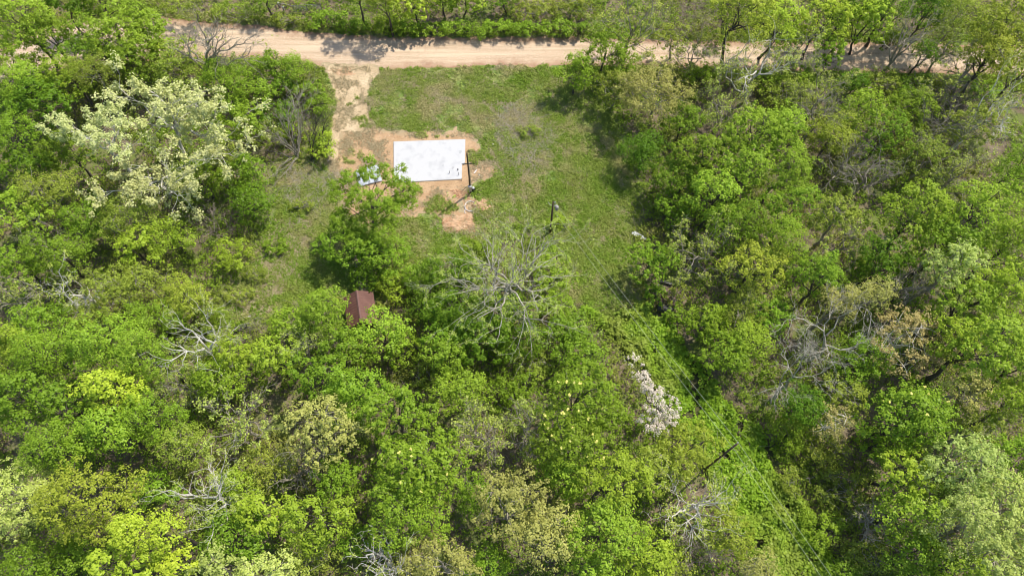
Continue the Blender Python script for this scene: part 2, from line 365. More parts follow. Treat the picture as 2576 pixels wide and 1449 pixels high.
tag(mesh_np("grass", *puffs_on(p, .03 + .42 * rg.random(len(p)) ** 2 * fbm(p[:, 0], p[:, 1], 1.1, 12), 6, .30, .20, .75, .55, .42), M['grass']), kind='stuff')
def t_weed(x, y, px, py):
    wx, wy = warp(x, y, .8, 1.4, 31); return inside(PC_, wx, wy) & ~inside(PD, wx, wy) & ~inside(PA, wx, wy) & ~inside(PP, wx, wy) & ~inside(SHED_D, px, py) & (fbm(x, y, 1.5, 207) * .6 + fbm(x, y, 7., 211) * .55 + np.clip((py - 420) / 2500, -.04, .16) > .61)
p = scatter(11000, t_weed)
tag(mesh_np("weeds", *puffs_on(p, .05 + .3 * rg.random(len(p)) * fbm(p[:, 0], p[:, 1], 1.2, 15), 8, .30, .21, .7, .6, .6), M['weed']), kind='stuff')
def t_dry(x, y, px, py):
    wx, wy = warp(x, y, 1.5, 2., 37); a, b = to_px(wx, wy); n = fbm(x, y, 1.4, 83) + rg.uniform(-.2, .2, x.shape)
    z = inside(DRYD, a, b) | inside(DRY2, a, b) | inside(DRY3, a, b)
    for c0, r0, r1 in (((1230, 480), 60, 68), ((1215, 480), 92, 99), ((1330, 180), 118, 125), ((1330, 180), 138, 146)):
        rr_ = np.hypot((px - c0[0]) * .8, py - c0[1]) + (fbm(x, y, 2., 230) - .5) * 22; z = z | ((rr_ > r0) & (rr_ < r1) & (py > 200) & (px > 1180) & (fbm(x, y, .9, 233) > .3))
    dr = inside(PD, wx, wy)
    return (on_track(px + (fbm(x, y, 1.2, 240) - .5) * 12, py, 5) & (n > .3)) | (inside(DRYD, a, b) & (n > .38)) | (z & (n > .44)) | (dr & (n > .60)) | (open_ground(x, y) & ~inside(PR, wx, wy) & (n > .70) & ~inside(SLAB_D, px, py))
p = scatter(24000, t_dry)
tag(mesh_np("dry_grass", *puffs_on(p, .05 + .08 * rg.random(len(p)), 6, .24, .22, .9, .3, .22), M['drygrass']), kind='stuff')
def twigs_on(n, test, ln, rad, lift):
    q = scatter(n, test); a = rg.uniform(0, 2 * math.pi, n); L = ln * rg.uniform(.5, 1.3, n)
    d = np.stack([np.cos(a), np.sin(a), rg.uniform(.0, lift, n)], 1); s = np.stack([q[:, 0], q[:, 1], .03 + rg.random(n) * .1], 1)
    return tubes(bend(s, s + d * L[:, None], 4, rg, .08), rad * np.array([[1, .8, .6, .3]]) * np.ones((n, 1)), 3)
tag(mesh_np("dead_brush", *twigs_on(9000, lambda x, y, px, py: ~open_ground(x, y) & ~inside(SHED_D, px, py) & (fbm(x, y, 6., 90) > .5), 1.5, .022, 1.2), M['brush']), kind='stuff')
tag(mesh_np("twig_litter", *twigs_on(1500, lambda x, y, px, py: inside(DRY2, *to_px(*warp(x, y, 2., 2., 22))) | inside(DRY3, *to_px(*warp(x, y, 2., 2., 22))), 1.3, .020, .25), M['palebark']), kind='stuff')
# loose stones and clods on the road, drive and dirt
def lumps(p, zz, lo, hi):
    n = len(p); r = rg.uniform(lo, hi, (n, 1, 1)); o = np.array([[1, 0, 0], [-1, 0, 0], [0, 1, 0], [0, -1, 0], [0, 0, 1], [0, 0, -1]], float)[None] * r * rg.uniform(.6, 1.2, (n, 6, 1)) * np.array([1, 1, .7])
    V = (np.stack([p[:, 0], p[:, 1], np.full(n, zz)], 1)[:, None] + o).reshape(-1, 3)
    f = np.array([[0, 2, 4], [2, 1, 4], [1, 3, 4], [3, 0, 4], [2, 0, 5], [1, 2, 5], [3, 1, 5], [0, 3, 5]])
    return V, (f[None] + 6 * np.arange(n)[:, None, None]).reshape(-1, 3)
GR = leaf_mat("loose stones", (.36, .25, .16), (.80, .68, .52), trans=0., vary=0.); CLOD = leaf_mat("clay clods", (.40, .21, .10), (.68, .46, .28), trans=0., vary=0.)
tag(mesh_np("gravel", *lumps(scatter(9000, lambda x, y, px, py: (inside(PR, *warp(x, y, .5)) & (fbm(x, y * 3, 3., 140) > .42)) | (inside(PA, x, y) & ~inside(SLAB_D, px, py)) | inside(PD, x, y)), .03, .025, .07), GR), kind='stuff')
RM = [[(1106, 548), (1192, 545), (1198, 584), (1120, 586)], [(1186, 500), (1240, 500), (1246, 530), (1188, 532)], [(1130, 478), (1186, 480), (1182, 505), (1148, 502)]]
tag(mesh_np("clods", *lumps(scatter(1300, lambda x, y, px, py: inside(RM[0], px, py) | inside(RM[1], px, py) | inside(RM[2], px, py)), .06, .03, .12), CLOD), kind='stuff')
# ------------------------------------------------------------------ trees
def grow(start, d, L, rad, levels, rng, kids=(4, 4, 3), spread=.9, up=.05, wig=.16, shrink=.55, K=6):
    """branching: returns a list of (P, R) per level"""
    out = []
    for lv in range(levels):
        n = len(start); P = [start]; dd = nrm(d); step = (L / (K - 1))[:, None]
        for k in range(K - 1):
            dd = nrm(dd + rng.normal(size=(n, 3)) * wig + np.array([0, 0, up])); P.append(P[-1] + dd * step)
        P = np.stack(P, 1); Rr = rad[:, None] * np.linspace(1, .35, K)[None]
        out.append((P, Rr))
        if lv == levels - 1: break
        c = kids[min(lv, len(kids) - 1)]
        i = np.repeat(np.arange(n), c); k = np.concatenate([rng.integers(1, K - 1, (n, c - 1)), np.full((n, 1), K - 1)], 1).ravel()
        start = P[i, k]; tan = nrm(P[i, k] - P[i, k - 1])
        r = rng.normal(size=(len(i), 3)); r = nrm(r - (r * tan).sum(1, keepdims=True) * tan)
        d = tan + r * spread * rng.uniform(.5, 1.2, (len(i), 1))
        L = L[i] * shrink * rng.uniform(.6, 1.25, len(i)); rad = np.maximum(Rr[i, k] * .68, .012)
    return out
# kind: name, category, leaf material, bark, mode, leaf size, leaves per m2 of plan, puff radius
KINDS = {
 'L': ("maple_tree", "tree", 'lime', 'bark', 'full', .27, 62, .50),
 'H': ("maple_tree", "tree", 'bright', 'bark', 'full', .30, 58, .48),
 'G': ("elm_tree", "tree", 'green', 'bark', 'full', .26, 64, .50),
 'D': ("elm_tree", "tree", 'deep', 'bark', 'full', .27, 62, .55),
 'U': ("tulip_tree", "tree", 'green', 'bark', 'full', .28, 64, .55),
 'O': ("ash_tree", "tree", 'olive', 'greybark', 'full', .24, 52, .50),
 'Q': ("oak_tree", "tree", 'yellow', 'bark', 'full', .25, 62, .52),
 'T': ("oak_tree", "tree", 'tan', 'greybark', 'full', .24, 56, .50),
 'A': ("oak_tree", "tree", 'gold', 'whitebark', 'full', .22, 44, .45),
 'S': ("oak_tree", "tree", 'silver', 'greybark', 'full', .26, 60, .45),
 'P': ("hackberry_tree", "tree", 'pale', 'greybark', 'open', .23, 26, .36),
 'Z': ("hackberry_tree", "tree", 'pale', 'whitebark', 'open', .23, 17, .33),
 'Y': ("sycamore_tree", "tree", 'cream', 'whitebark', 'open', .30, 34, .42),
 'K': ("hackberry_tree", "tree", 'pale', 'palebark', 'open', .18, 9, .25),
 'B': ("dead_tree", "tree", None, 'palebark', 'bare', 0, 0, 0),
 'C': ("bare_tree", "tree", 'pale', 'greybark', 'open', .16, 4, .25),
 'g': ("shrub", "shrub", 'green', 'bark', 'full', .24, 60, .42),
 'd': ("shrub", "shrub", 'deep', 'bark', 'full', .25, 62, .42),
 'l': ("shrub", "shrub", 'lime', 'bark', 'full', .24, 60, .42),
 'o': ("shrub", "shrub", 'olive', 'greybark', 'full', .22, 46, .40),
 'b': ("thicket", "bush", None, 'brush', 'bare', 0, 0, 0),
}
def tree(kind, cx, cy, rx, ry, h, label, seed=None, lobes=None, base=None, dens=1., group=None):
    name, cat, leafm, bark, mode, ls, per, pr = KINDS[kind]
    rng = np.random.default_rng(int(cx * 7919 + cy * 104729 + h * 13) % (2 ** 31) if seed is None else seed)
    low = cat != "tree"; vs = rng.uniform(.8, 1.28); ls *= vs; pr *= rng.uniform(.8, 1.35); per /= vs ** 1.6
    zc = h * (.60 if not low else .55); rz = h * (.36 if not low else .45)
    c = at(cx, cy, zc); k = depth(c[0], c[1], zc) / F_PX; ax, ay = rx * k * 1.12, ry * k * 1.12
    rz = min(rz, 1.5 * max(ax, ay)) if not low else rz
    zc = h - rz
    c = at(cx, cy, zc)
    if base is None: b = np.array([c[0] + rng.normal() * .12 * ax, c[1] + rng.normal() * .12 * ay, 0])
    else: b = at(*base)
    root = thing(name, label, cat, tuple(b), 0, group)
    C = c - b; Rv = np.array([ax, ay, rz])
    r0 = (.011 * h + .05) if not low else .04
    tw = MB(); bw = MB()
    # trunk up into the crown
    topz = max(C[2] - rz * (.25 if mode == 'full' else .45), h * .3)
    nst = 1 if not low else 4
    f = topz / max(C[2], .1)
    tops = np.array([[C[0] * f, C[1] * f, topz]]) + (rng.normal(size=(nst, 3)) * np.array([ax, ay, .2]) * .25 if low else 0)
    TP = bend(np.zeros((nst, 3)) + (rng.normal(size=(nst, 3)) * np.array([.2, .2, 0]) if low else 0), tops, 7, rng, .05)
    TR = r0 * np.linspace(1.15, .62, 7)[None] * np.ones((nst, 1)); TR[:, 0] *= 1.35
    tw.add(*tubes(TP, TR, 8))
    tw.build("trunk", M[bark], root, True)
    leafV = None
    if mode == 'full':
        area = math.pi * ax * ay
        nl = int(np.clip(area / 4.2, 4, 22)) if lobes is None else len(lobes)
        if lobes is None:
            cand = nrm(rng.normal(size=(nl * 14, 3))); cand[:, 2] = np.abs(cand[:, 2]) * 1.0 - .22; cand = nrm(cand) * rng.uniform(.45, .82, (len(cand), 1))
            pick = [0]; dm = np.linalg.norm(cand - cand[0], axis=1)
            for _ in range(nl - 1):
                j = int(np.argmax(dm * rng.uniform(.8, 1, len(dm)))); pick.append(j); dm = np.minimum(dm, np.linalg.norm(cand - cand[j], axis=1))
            LC = C + cand[pick] * Rv
            rl = np.clip(1.5 * math.sqrt(area / math.pi / nl), .5, 2.6) * .88 * rng.uniform(.65, 1.3, nl)
            if low: rl = np.minimum(rl, h * .42)
        else:
            LC = np.array([at(q_[0], q_[1], q_[2]) - b for q_ in lobes]); rl = np.array([r for *_, r in lobes])
        nleaf = int(area * per * dens * 3.1) if lobes is None else int((math.pi * rl ** 2).sum() * per * dens * 2.7)
        lp = 20; npf = max(nleaf // lp, 20)
        w = rl ** 2; li = rng.choice(nl, npf, p=w / w.sum())
        d = nrm(rng.normal(size=(npf, 3)) + np.array([0, 0, .55])); d[:, 2] = np.where(d[:, 2] < -.35, -d[:, 2], d[:, 2])
        flat = np.array([1, 1, .8])
        PC = LC[li] + d * flat * rl[li][:, None] * rng.uniform(.55, 1.08, (npf, 1)) ** .7
        if lobes is None:
            gq = rng.random(npf) < .42; dd = nrm(rng.normal(size=(npf, 3)) + np.array([0, 0, .5])); bump = .88 + .12 * (np.cos(dd @ rng.normal(size=3) * 4 + rng.random() * 6) + np.cos(dd @ rng.normal(size=3) * 5 + rng.random() * 6)) + rng.normal(size=npf) * .09
            G = C + dd * Rv * np.clip(bump, .5, 1.2)[:, None]; PC = np.where(gq[:, None], G, PC); d = np.where(gq[:, None], dd, d)
        PC[:, 2] = np.maximum(PC[:, 2], .25)
        pi = np.repeat(np.arange(npf), lp)
        off = nrm(rng.normal(size=(len(pi), 3))) * (pr * rng.uniform(.6, 1.2, npf)[pi][:, None] * rng.uniform(.2, 1.0, (len(pi), 1))) * np.array([1, 1, .55])
        LP = PC[pi] + off
        LN = d[pi] * .45 + nrm(off) * .75 + np.array([0, 0, .7]) + rng.normal(size=LP.shape) * .31
        leafV = leaves(LP, LN, ls * .80, rng)
        # limbs to lobes, twigs to puffs
        s = TP[rng.integers(0, nst, nl), rng.integers(3, 7, nl)]
        lb = bend(s, LC, 6, rng, .07); bw.add(*tubes(lb, r0 * .5 * np.linspace(1, .3, 6)[None] * np.ones((nl, 1)), 5))
        q = rng.choice(npf, min(npf, nl * 7), replace=False)
        tg = bend(LC[li[q]], PC[q], 4, rng, .08); bw.add(*tubes(tg, np.array([[.035, .026, .018, .01]]) * np.ones((len(q), 1)), 3))
    else:
        nl = (6 if mode == 'bare' else 7) if not low else 9
        if lobes is None:
            cand = nrm(rng.normal(size=(nl * 20, 3)) * np.array([1, 1, .6]) + np.array([0, 0, .35])); pick = [0]; dm = np.linalg.norm(cand - cand[0], axis=1)
            for _ in range(nl - 1):
                j = int(np.argmax(dm)); pick.append(j); dm = np.minimum(dm, np.linalg.norm(cand - cand[j], axis=1))
            LC = C + cand[pick] * Rv * .85
        else: LC = np.array([at(px, py, z) - b for px, py, z, *_ in lobes]); nl = len(LC)
        s = TP[rng.integers(0, nst, nl), rng.integers(2 if not low else 0, 7, nl)]
        if lobes is not None: s = TP[np.zeros(nl, int), rng.integers(4, 7, nl)]
        K = 8; lb = bend(s, LC, K, rng, .09)
        lr = r0 * (.5 if low else .36 if kind == 'B' else .85 if kind in 'CK' else .66 if kind == 'Z' else .6) * np.linspace(1, .25, K)[None] * rng.uniform(.7, 1.1, (nl, 1))
        bw.add(*tubes(lb, lr, 5))
        Ls = np.linalg.norm(LC - s, axis=1); m = 6 if kind != 'Y' else 5
        i = np.repeat(np.arange(nl), m); kk = np.concatenate([rng.integers(2, K - 1, (nl, m - 1)), np.full((nl, 1), K - 1)], 1).ravel()
        st_ = lb[i, kk]; tan = nrm(lb[i, kk] - lb[i, kk - 1]); rr = rng.normal(size=(len(i), 3)); rr = nrm(rr - (rr * tan).sum(1, keepdims=True) * tan)
        lv = grow(st_, tan + rr * .85, np.minimum(Ls[i] * (.3 if kind == 'Y' else .56 if kind == 'B' else .48), max(ax, ay) * .6) * rng.uniform(.6, 1.2, len(i)), np.maximum(lr[i, kk] * .75, .02), 3, rng,
                  kids=(4, 4) if mode == 'bare' else (3, 3) if kind in 'YZK' else (4, 4), spread=.95, up=.02, wig=.17)
        for (P, Rr), sd in zip(lv, (4, 3, 3)): bw.add(*tubes(P, Rr, sd))
        if leafm:
            area = math.pi * ax * ay; nleaf = int(area * per * dens * 2.4); lp = 10; npf = max(nleaf // lp, 6)
            P = np.concatenate([lv[2][0][:, 2:].reshape(-1, 3), lv[1][0][:, 4:].reshape(-1, 3)])
            PC = P[rng.integers(0, len(P), npf)]; pi = np.repeat(np.arange(npf), lp)
            off = nrm(rng.normal(size=(len(pi), 3))) * pr * rng.uniform(.15, 1.1, (len(pi), 1)) * np.array([1, 1, .7])
            leafV = leaves(PC[pi] + off, nrm(off) * .6 + np.array([0, 0, .8]) + rng.normal(size=off.shape) * .45, ls * .80, rng)
    bw.build("branches", M[bark], root)
    if leafV is not None: mesh_np("crown", *leafV, M[leafm], root)
    if kind == 'W':
        q = np.repeat(PC[rng.choice(npf, npf // 5)], 5, 0); q = q + rng.normal(size=q.shape) * .3
        mesh_np("leaves", *leaves(q, rng.normal(size=q.shape) * .5 + np.array([0, 0, .8]), .2, rng), M['pale'], root)
    if kind == 'U':
        q = rng.choice(len(PC), min(len(PC), 26), replace=False); q = q[np.argsort(-PC[q, 2])][:16]
        for w_ in PC[q]:
            c2 = w_ + rng.normal(size=(4, 3)) * .05 + np.array([0, 0, .45])
            mesh_np("flower", *leaves(c2, rng.normal(size=c2.shape) * .4 + np.array([0, 0, 1]), .22, rng, .9), M['flower'], root)
    return root
KINDS['W'] = ("blossom_tree", "tree", 'blossom', 'bark', 'full', .19, 70, .36)
# ------------------------------------------------------------------ built things
WHITE = solid("white concrete", (.585, .585, .59), (.45, .455, .47), .9, .9, lo=.5, hi=.78, detail=7); GREYM = solid("grey metal", (.34, .35, .36), (.45, .46, .47), 4, .45, .4)
CONC = solid("concrete edge", (.42, .40, .37), (.52, .50, .46), 3, .9); BLACK = solid("black plastic", (.02, .02, .022), (.035, .035, .035), 5, .5)
WOODP = solid("dark stained pole wood", (.075, .05, .035), (.14, .095, .065), 4, .85); OLDW = solid("weathered grey wood", (.30, .27, .24), (.46, .43, .39), 5, .9)
PVC = solid("white plastic", (.72, .72, .73), (.62, .62, .63), 4, .4); STAIN_SHADOW = solid("grey stain", (.40, .41, .42), (.5, .51, .52), 5, .8)
# slab
def rel(o, pts): return [(p[0] - o[0], p[1] - o[1]) for p in pts]
z = .14
SL = [tuple(at(a, b, z)[:2]) for a, b in ((991, 357), (1170, 351), (1169, 412), (1162, 413), (1161, 450), (992, 459))][::-1]
o = at(1080, 405); sl = thing("concrete_slab", "white concrete house slab lying on the tan dirt, notched at one corner", "slab", tuple(o))
MB().prism(rel(o, SL), 0, z).build("slab", WHITE, sl)
cx_, cy_ = np.mean(SL, 0)
MB().prism(rel(o, [(cx_ + (x - cx_) * 1.012, cy_ + (y - cy_) * 1.018) for x, y in SL]), 0, z - .03).build("footing", CONC, sl)
for a, b, r, hh in ((1131, 436, .04, .5), (1152, 428, .07, .22), (1140, 423, .03, .3), (1154, 440, .035, .55), (1115, 417, .025, .2)):
    q = at(a, b, z); MB().lathe(q - o, [(0, -.02), (r, -.02), (r, hh), (r * .7, hh), (r * .7, hh - .04), (0, hh - .04)], 10).build("pipe_stub", GREYM if r < .06 else BLACK, sl, True)
for a, b, w, d, r in ((1158, 383, .17, .3, 0), (1118, 361, .3, .06, -.25)):  # first patch paints a drain stub with its shadow flat grey; second a stain
    q = at(a, b, z); e = MB(); nn = 16; e.prism([(q[0] - o[0] + math.cos(t) * w * (1 + .25 * math.sin(3 * t)), q[1] - o[1] + math.sin(t) * d * (1 + .2 * math.cos(2 * t))) for t in np.linspace(0, 2 * math.pi, nn, endpoint=False)], z + .002, z + .006).build("stain_shadow", STAIN_SHADOW, sl)
for a, b, hh in ((1161, 455, .5), (1168, 414, .45)):
    q = at(a, b); MB().box(q - o + np.array([0, 0, hh / 2]), (.06, .06, hh)).build("form_stake", OLDW, sl)
q0 = at(1161, 413, .1); q1 = at(1203, 411, .1)
tag(MB().tube([q0, q1], .05, 8).build("drain_pipe", BLACK), "thin dark pipe lying across the dirt beside the slab notch", "pipe")
# meter post
b, hh = tall((1184, 486), (1176, 386))
mp_ = thing("meter_post", "square dark wooden post with grey meter box standing beside the white slab", "post", tuple(b))
MB().box((0, 0, hh / 2), (.14, .14, hh)).build("post", WOODP, mp_)
bx = MB(); bx.box((0, -.17, 1.2), (.36, .16, 1.0)); bx.box((0, -.17, 1.72), (.42, .24, .05)); bx.build("meter_box", GREYM, mp_)
MB().tube([(.12, -.02, 1.6), (.12, -.02, hh * .75), (.2, -.02, hh * .78)], .03, 8).build("conduit", GREYM, mp_)
MB().tube([(0, .02, 1.9), (-.9, .15, .5), (-1.1, .2, .1)], .018, 6).build("cable", BLACK, mp_)
q = at(1191, 480); me_ = thing("meter_pedestal", "small black pedestal with round white cap at the foot of the post", "pedestal", tuple(q))
MB().lathe((0, 0, 0), [(0, 0), (.24, 0), (.24, .5), (.2, .58), (0, .58)], 14).build("housing", BLACK, me_, True)
MB().lathe((0, 0, 0), [(0, .575), (.17, .575), (.16, .66), (.09, .72), (0, .74)], 14).build("cap", PVC, me_, True)
# hose ring
q = at(1183, 520); an = np.linspace(R(205), R(205) - R(385), 60)
pts = [(math.cos(t) * .66, math.sin(t) * .72, .07 + .0012 * i) for i, t in enumerate(an)]
e = np.array(pts[0]); pts = [(-.58, -1.0, .05), (-.66, -.72, .05)] + pts
tag(MB().tube(pts, .042, 8).build("hose", PVC), "white plastic hose coiled in one loop beside the muddy puddle", "hose").location = q
# mounds
def mound(px, py, rx, ry, h, mat, label, seed, name="dirt_mound", cat="mound"):
    q = at(px, py); k = 34; xs = np.linspace(-1, 1, k); X, Y = np.meshgrid(xs, xs); r = np.hypot(X, Y)
    r = r + (fbm(X * 3 + 9, Y * 3 + 9, 1.1, seed + 3) - .5) * .9; Z = h * np.clip(1 - r ** 2, 0, 1) ** .8 * (.35 + 1.3 * fbm(X * rx + 30, Y * ry + 30, .4, seed)) - .02
    idm = np.arange(k * k).reshape(k, k); F = np.stack([idm[:-1, :-1], idm[:-1, 1:], idm[1:, 1:], idm[1:, :-1]], -1).reshape(-1, 4)
    o = tag(mesh_np(name, np.stack([X * rx, Y * ry, Z], -1).reshape(-1, 3), F, mat), label, cat); o.location = q; return o
mound(1214, 515, 1.35, 1.0, .32, RED, "heap of red clay dumped beside the hose loop", 5)
mound(1152, 566, 1.9, .9, .26, RED, "long low heap of orange clay below the puddle", 6)
mound(1182, 546, .7, .55, .18, RED, "small clay lump between puddle and the long heap", 7)
# debris
tag(MB().box((0, 0, .02), (.12, .62, .03), R(-33)).build("board", PVC), "short white board lying on the dirt beside the meter post", "board").location = at(1196, 432)
for a, b, s, lab in ((1240, 363, .16, "pale stone in the grass beyond the slab corner"), (1205, 440, .13, "pale stone at the grass edge near the meter post"), (1554, 540, .17, "white scrap lying in the open grass near the trees"), (1176, 402, .16, "white scrap between the slab edge and the post"),
                     (826, 405, .14, "pale stone beside the straw drive by the dead limbs"), (862, 527, .13, "pale chip in the grass left of the maple")):
    rr = np.random.default_rng(int(a)); v = nrm(rr.normal(size=(40, 3))) * s * rr.uniform(.75, 1.1, (40, 1)) * np.array([1, .8, .5])
    import bmesh
    bm = bmesh.new(); [bm.verts.new(p_) for p_ in v]; hull = bmesh.ops.convex_hull(bm, input=bm.verts[:]); [bm.verts.remove(x) for x in bm.verts[:] if not x.link_faces]
    me = bpy.data.meshes.new("stone"); bm.to_mesh(me); bm.free(); me.materials.append(PVC if 'white' in lab else CONC)
    ob = bpy.data.objects.new("stone" if 'stone' in lab or 'chip' in lab else "scrap", me); COL.objects.link(ob); ob.location = at(a, b, s * .35); tag(ob, lab, "stone" if 'stone' in lab or 'chip' in lab else "scrap")
# crumpled sheet behind the maple
k = 22; xs = np.linspace(-1, 1, k); X, Y = np.meshgrid(xs, xs); Z = .08 + .5 * fbm(X * 1.4 + 20, Y * 1.4 + 20, .6, 33) * (1 - .4 * np.hypot(X, Y))
idm = np.arange(k * k).reshape(k, k); F = np.stack([idm[:-1, :-1], idm[:-1, 1:], idm[1:, 1:], idm[1:, :-1]], -1).reshape(-1, 4)
ws = mesh_np("plastic_sheet", np.concatenate([np.stack([X * 1.45, Y * 1.25, Z], -1).reshape(-1, 3), np.stack([X * 1.45, Y * 1.25, Z - .02], -1).reshape(-1, 3)]), np.concatenate([F, F[:, ::-1] + k * k]), solid("white sheeting", (.52, .53, .56), (.40, .42, .46), 2, .6))
ws.location = at(928, 444); ws.rotation_euler = (0, 0, .3); tag(ws, "crumpled white plastic sheet on the dirt behind the maple beside the slab", "sheet")
# shed
q = at(902, 770.5, 3.2); sh = thing("shed", "small shed with brown metal gable roof among the trees", "shed", (q[0], q[1], 0), R(12))
RB = solid("brown sheet metal roof", (.125, .052, .040), (.175, .078, .058), 1.1, .65); RBC = solid("roof ridge metal", (.17, .085, .072), (.2, .105, .09), 2, .4)
W, Lr, ze, zr = 1.65, 1.95, 2.1, 3.2
wl_ = MB(); 
for s in (-1, 1): wl_.box((s * 1.4, 0, 1.05), (.08, 3.4, 2.1))
for s in (-1, 1): wl_.prism([(-1.36, s * 1.66 - .04), (1.36, s * 1.66 - .04), (1.36, s * 1.66 + .04), (-1.36, s * 1.66 + .04)], 0, 2.1); wl_.add([(-1.36, s * 1.66, 2.1), (1.36, s * 1.66, 2.1), (0, s * 1.66, 2.98)], np.array([[0, 1, 2]]))
wl_.build("wall", solid("brown boards", (.10, .065, .045), (.16, .11, .08), 6, .9), sh)
MB().box((0, -1.72, .95), (.9, .05, 1.9)).build("door", solid("door boards", (.08, .055, .04), (.12, .085, .065), 6, .9), sh)
def roof_half(s):
    m_ = MB(); nsl = 12
    ys = np.linspace(-Lr, Lr, nsl * 2 + 1); V = []
    for t, zz in ((0, zr), (1, ze)):
        for i, y in enumerate(ys): V.append((s * W * t, y, zz + (.016 if i % 2 else 0)))
    n_ = len(ys); F = np.array([[i, i + 1, n_ + i + 1, n_ + i] if s < 0 else [i + 1, i, n_ + i, n_ + i + 1] for i in range(n_ - 1)])
    V = np.array(V); m_.add(V, F); m_.add(V - np.array([0, 0, .04]), F[:, ::-1])
    e = np.array([[0, n_, n_ + n_, 3 * n_]]); return m_
for s in (-1, 1): roof_half(s).build("roof", RB, sh)
MB().add([(-.16, -Lr - .02, zr - .06), (0, -Lr - .02, zr + .07), (.16, -Lr - .02, zr - .06), (-.16, Lr + .02, zr - .06), (0, Lr + .02, zr + .07), (.16, Lr + .02, zr - .06)], np.array([[0, 1, 4, 3], [1, 2, 5, 4]])).build("ridge_cap", RBC, sh)
# power poles and lines
bA, hA = tall((1384, 586), (1394, 508)); bB, hB = tall((1775, 1178), (1857, 1120))
def pole(b, h, label, transformer, ang):
    t = thing("power_pole", label, "power pole", tuple(b), ang)
    MB().lathe((0, 0, 0), [(0, 0), (.13, 0), (.09, h), (0, h)], 12).build("pole", WOODP, t, True)
    for k, zz in ((1, h - .15), (-1, h - .9)): MB().lathe((.2, .0, zz), [(0, -.08), (.05, -.08), (.07, 0), (.04, .06), (.05, .1), (0, .13)], 10).build("insulator", PVC, t, True)
    MB().box((.13, 0, h - .15), (.2, .05, .05)).build("bracket", GREYM, t)
    if transformer:
        MB().lathe((.45, -.1, h - 1.5), [(0, 0), (.18, 0), (.20, .08), (.20, .6), (.17, .68), (0, .7)], 16).build("transformer", solid("pale grey transformer", (.34, .30, .32), (.44, .40, .42), 3, .4), t, True)
        MB().tube([(.12, 0, h - 1.0), (-.35, .1, h - .75), (-.55, .2, h - .4)], .025, 6).build("service_wire", PVC, t)
        MB().tube([(.3, 0, h - .6), (.45, -.1, h - .62)], .04, 6).build("bushing", PVC, t)
    return t
pole(bA, hA, "dark power pole with grey transformer in the grass clearing", True, 0)
pole(bB, hB, "plain dark power pole rising from the vines under the lines", False, .9)
end = at(2110, 1480, 9.0); 
WIRE = solid("bare aluminium wire", (.45, .47, .38), (.55, .57, .47), 3, .6)
def line(label, o1, o2, o3, d1, d2):
    A = np.array([bA[0], bA[1], hA]) + o1; B = np.array([bB[0], bB[1], hB]) + o2; E = end + o3
    def span(P, Q, sag, n): t = np.linspace(0, 1, n)[:, None]; r = P + (Q - P) * t; r[:, 2] -= (4 * t * (1 - t))[:, 0] * sag; return r
    tag(MB().tube(np.concatenate([span(A, B, d1, 24), span(B, E + (E - B) * .5, d2, 14)[1:]]), .010, 5).build("power_line", WIRE), label, "power line")
line("upper bare wire strung between the two power poles", np.array([.25, -.1, -.15]), np.array([.16, .1, -.05]), np.array([.1, .1, 0]), .35, .1)
line("lower wire strung between the two power poles", np.array([.1, -.2, -1.5]), np.array([-.05, -.12, -1.1]), np.array([-.25, -.1, -1.0]), .45, .15)
# white slatted frame
q = at(1606, 597); fr = thing("bench_frame", "weathered white slatted bench frame lying at the edge of the trees", "bench", tuple(q), R(-35))
for i, yy in enumerate((-.2, -.05, .1, .22)): MB().box((.02 * i - .02, yy, .34 + .02 * (i % 2)), (1.85 - .25 * (i == 3) - .2 * (i == 0), .10, .035)).build("slat", PVC, fr)
for xx in (-.8, .75): MB().box((xx, 0, .16), (.07, .44, .31)).build("leg", OLDW, fr)
# ruin
q = at(1672, 745); ru = thing("ruined_foundation", "low broken block foundation filled with dead leaves under the trees", "ruin", tuple(q), R(-12))
m = MB(); rr = np.random.default_rng(4)
for i in range(5): m.box((-.95 + .02 * rr.normal(), -.6 + i * .38, .22 + .1 * rr.random()), (.22, .38, .45 + .2 * rr.random()), .05 * rr.normal())
OLDC = solid("mossy blocks", (.12, .13, .09), (.3, .29, .25), 3, .95); m.build("block_wall", OLDC, ru); m = MB()
for i in (0, 1, 2, 3): m.box((-.75 + i * .385, 1.55 + .03 * rr.normal(), .2 + .08 * rr.random()), (.38, .22, .4 + .2 * rr.random()), .06 * rr.normal())
m.build("back_wall", OLDC, ru)
m = MB().box((.5, .2, .04), (2.6, 2.4, .06)); m.build("leaf_litter", solid("dead leaves", (.13, .09, .07), (.28, .2, .16), 7, .95), ru)
tk = MB(); tk.lathe((0, 0, -.95), [(0, 0), (.5, .03), (.55, .12), (.55, 1.78), (.5, 1.87), (0, 1.9)], 20)
tk = tk.build("water_tank", BLACK, None, True); tk.rotation_euler = (R(90), 0, R(72)); tk.location = at(1673, 778, .5); tag(tk, "old black tank lying on its side below the block ruin", "tank")
# culvert pipe and dead sapling
c = MB(); P = np.array([[-1.0, 0, 0], [-.35, .03, .04], [.35, .02, .02], [1.0, 0, 0]]); V1, F1 = tubes(P[None], np.full((1, 4), .3), 16); c.add(V1, F1); V2, F2 = tubes(P[None], np.full((1, 4), .25), 16); c.add(V2, F2[:, ::-1])
c = c.build("culvert_pipe", solid("dark corrugated plastic", (.045, .045, .05), (.09, .088, .09), 5, .6), None, True); c.location = at(606, 826, .3); c.rotation_euler = (0, 0, R(20)); tag(c, "black drain pipe abandoned in the weeds beside a pale dead sapling", "pipe")
tag(MB().box((0, 0, .1), (.9, .22, .06), R(8)).build("plank", OLDW), "short pale plank lying above the black drain pipe", "plank").location = at(622, 798)
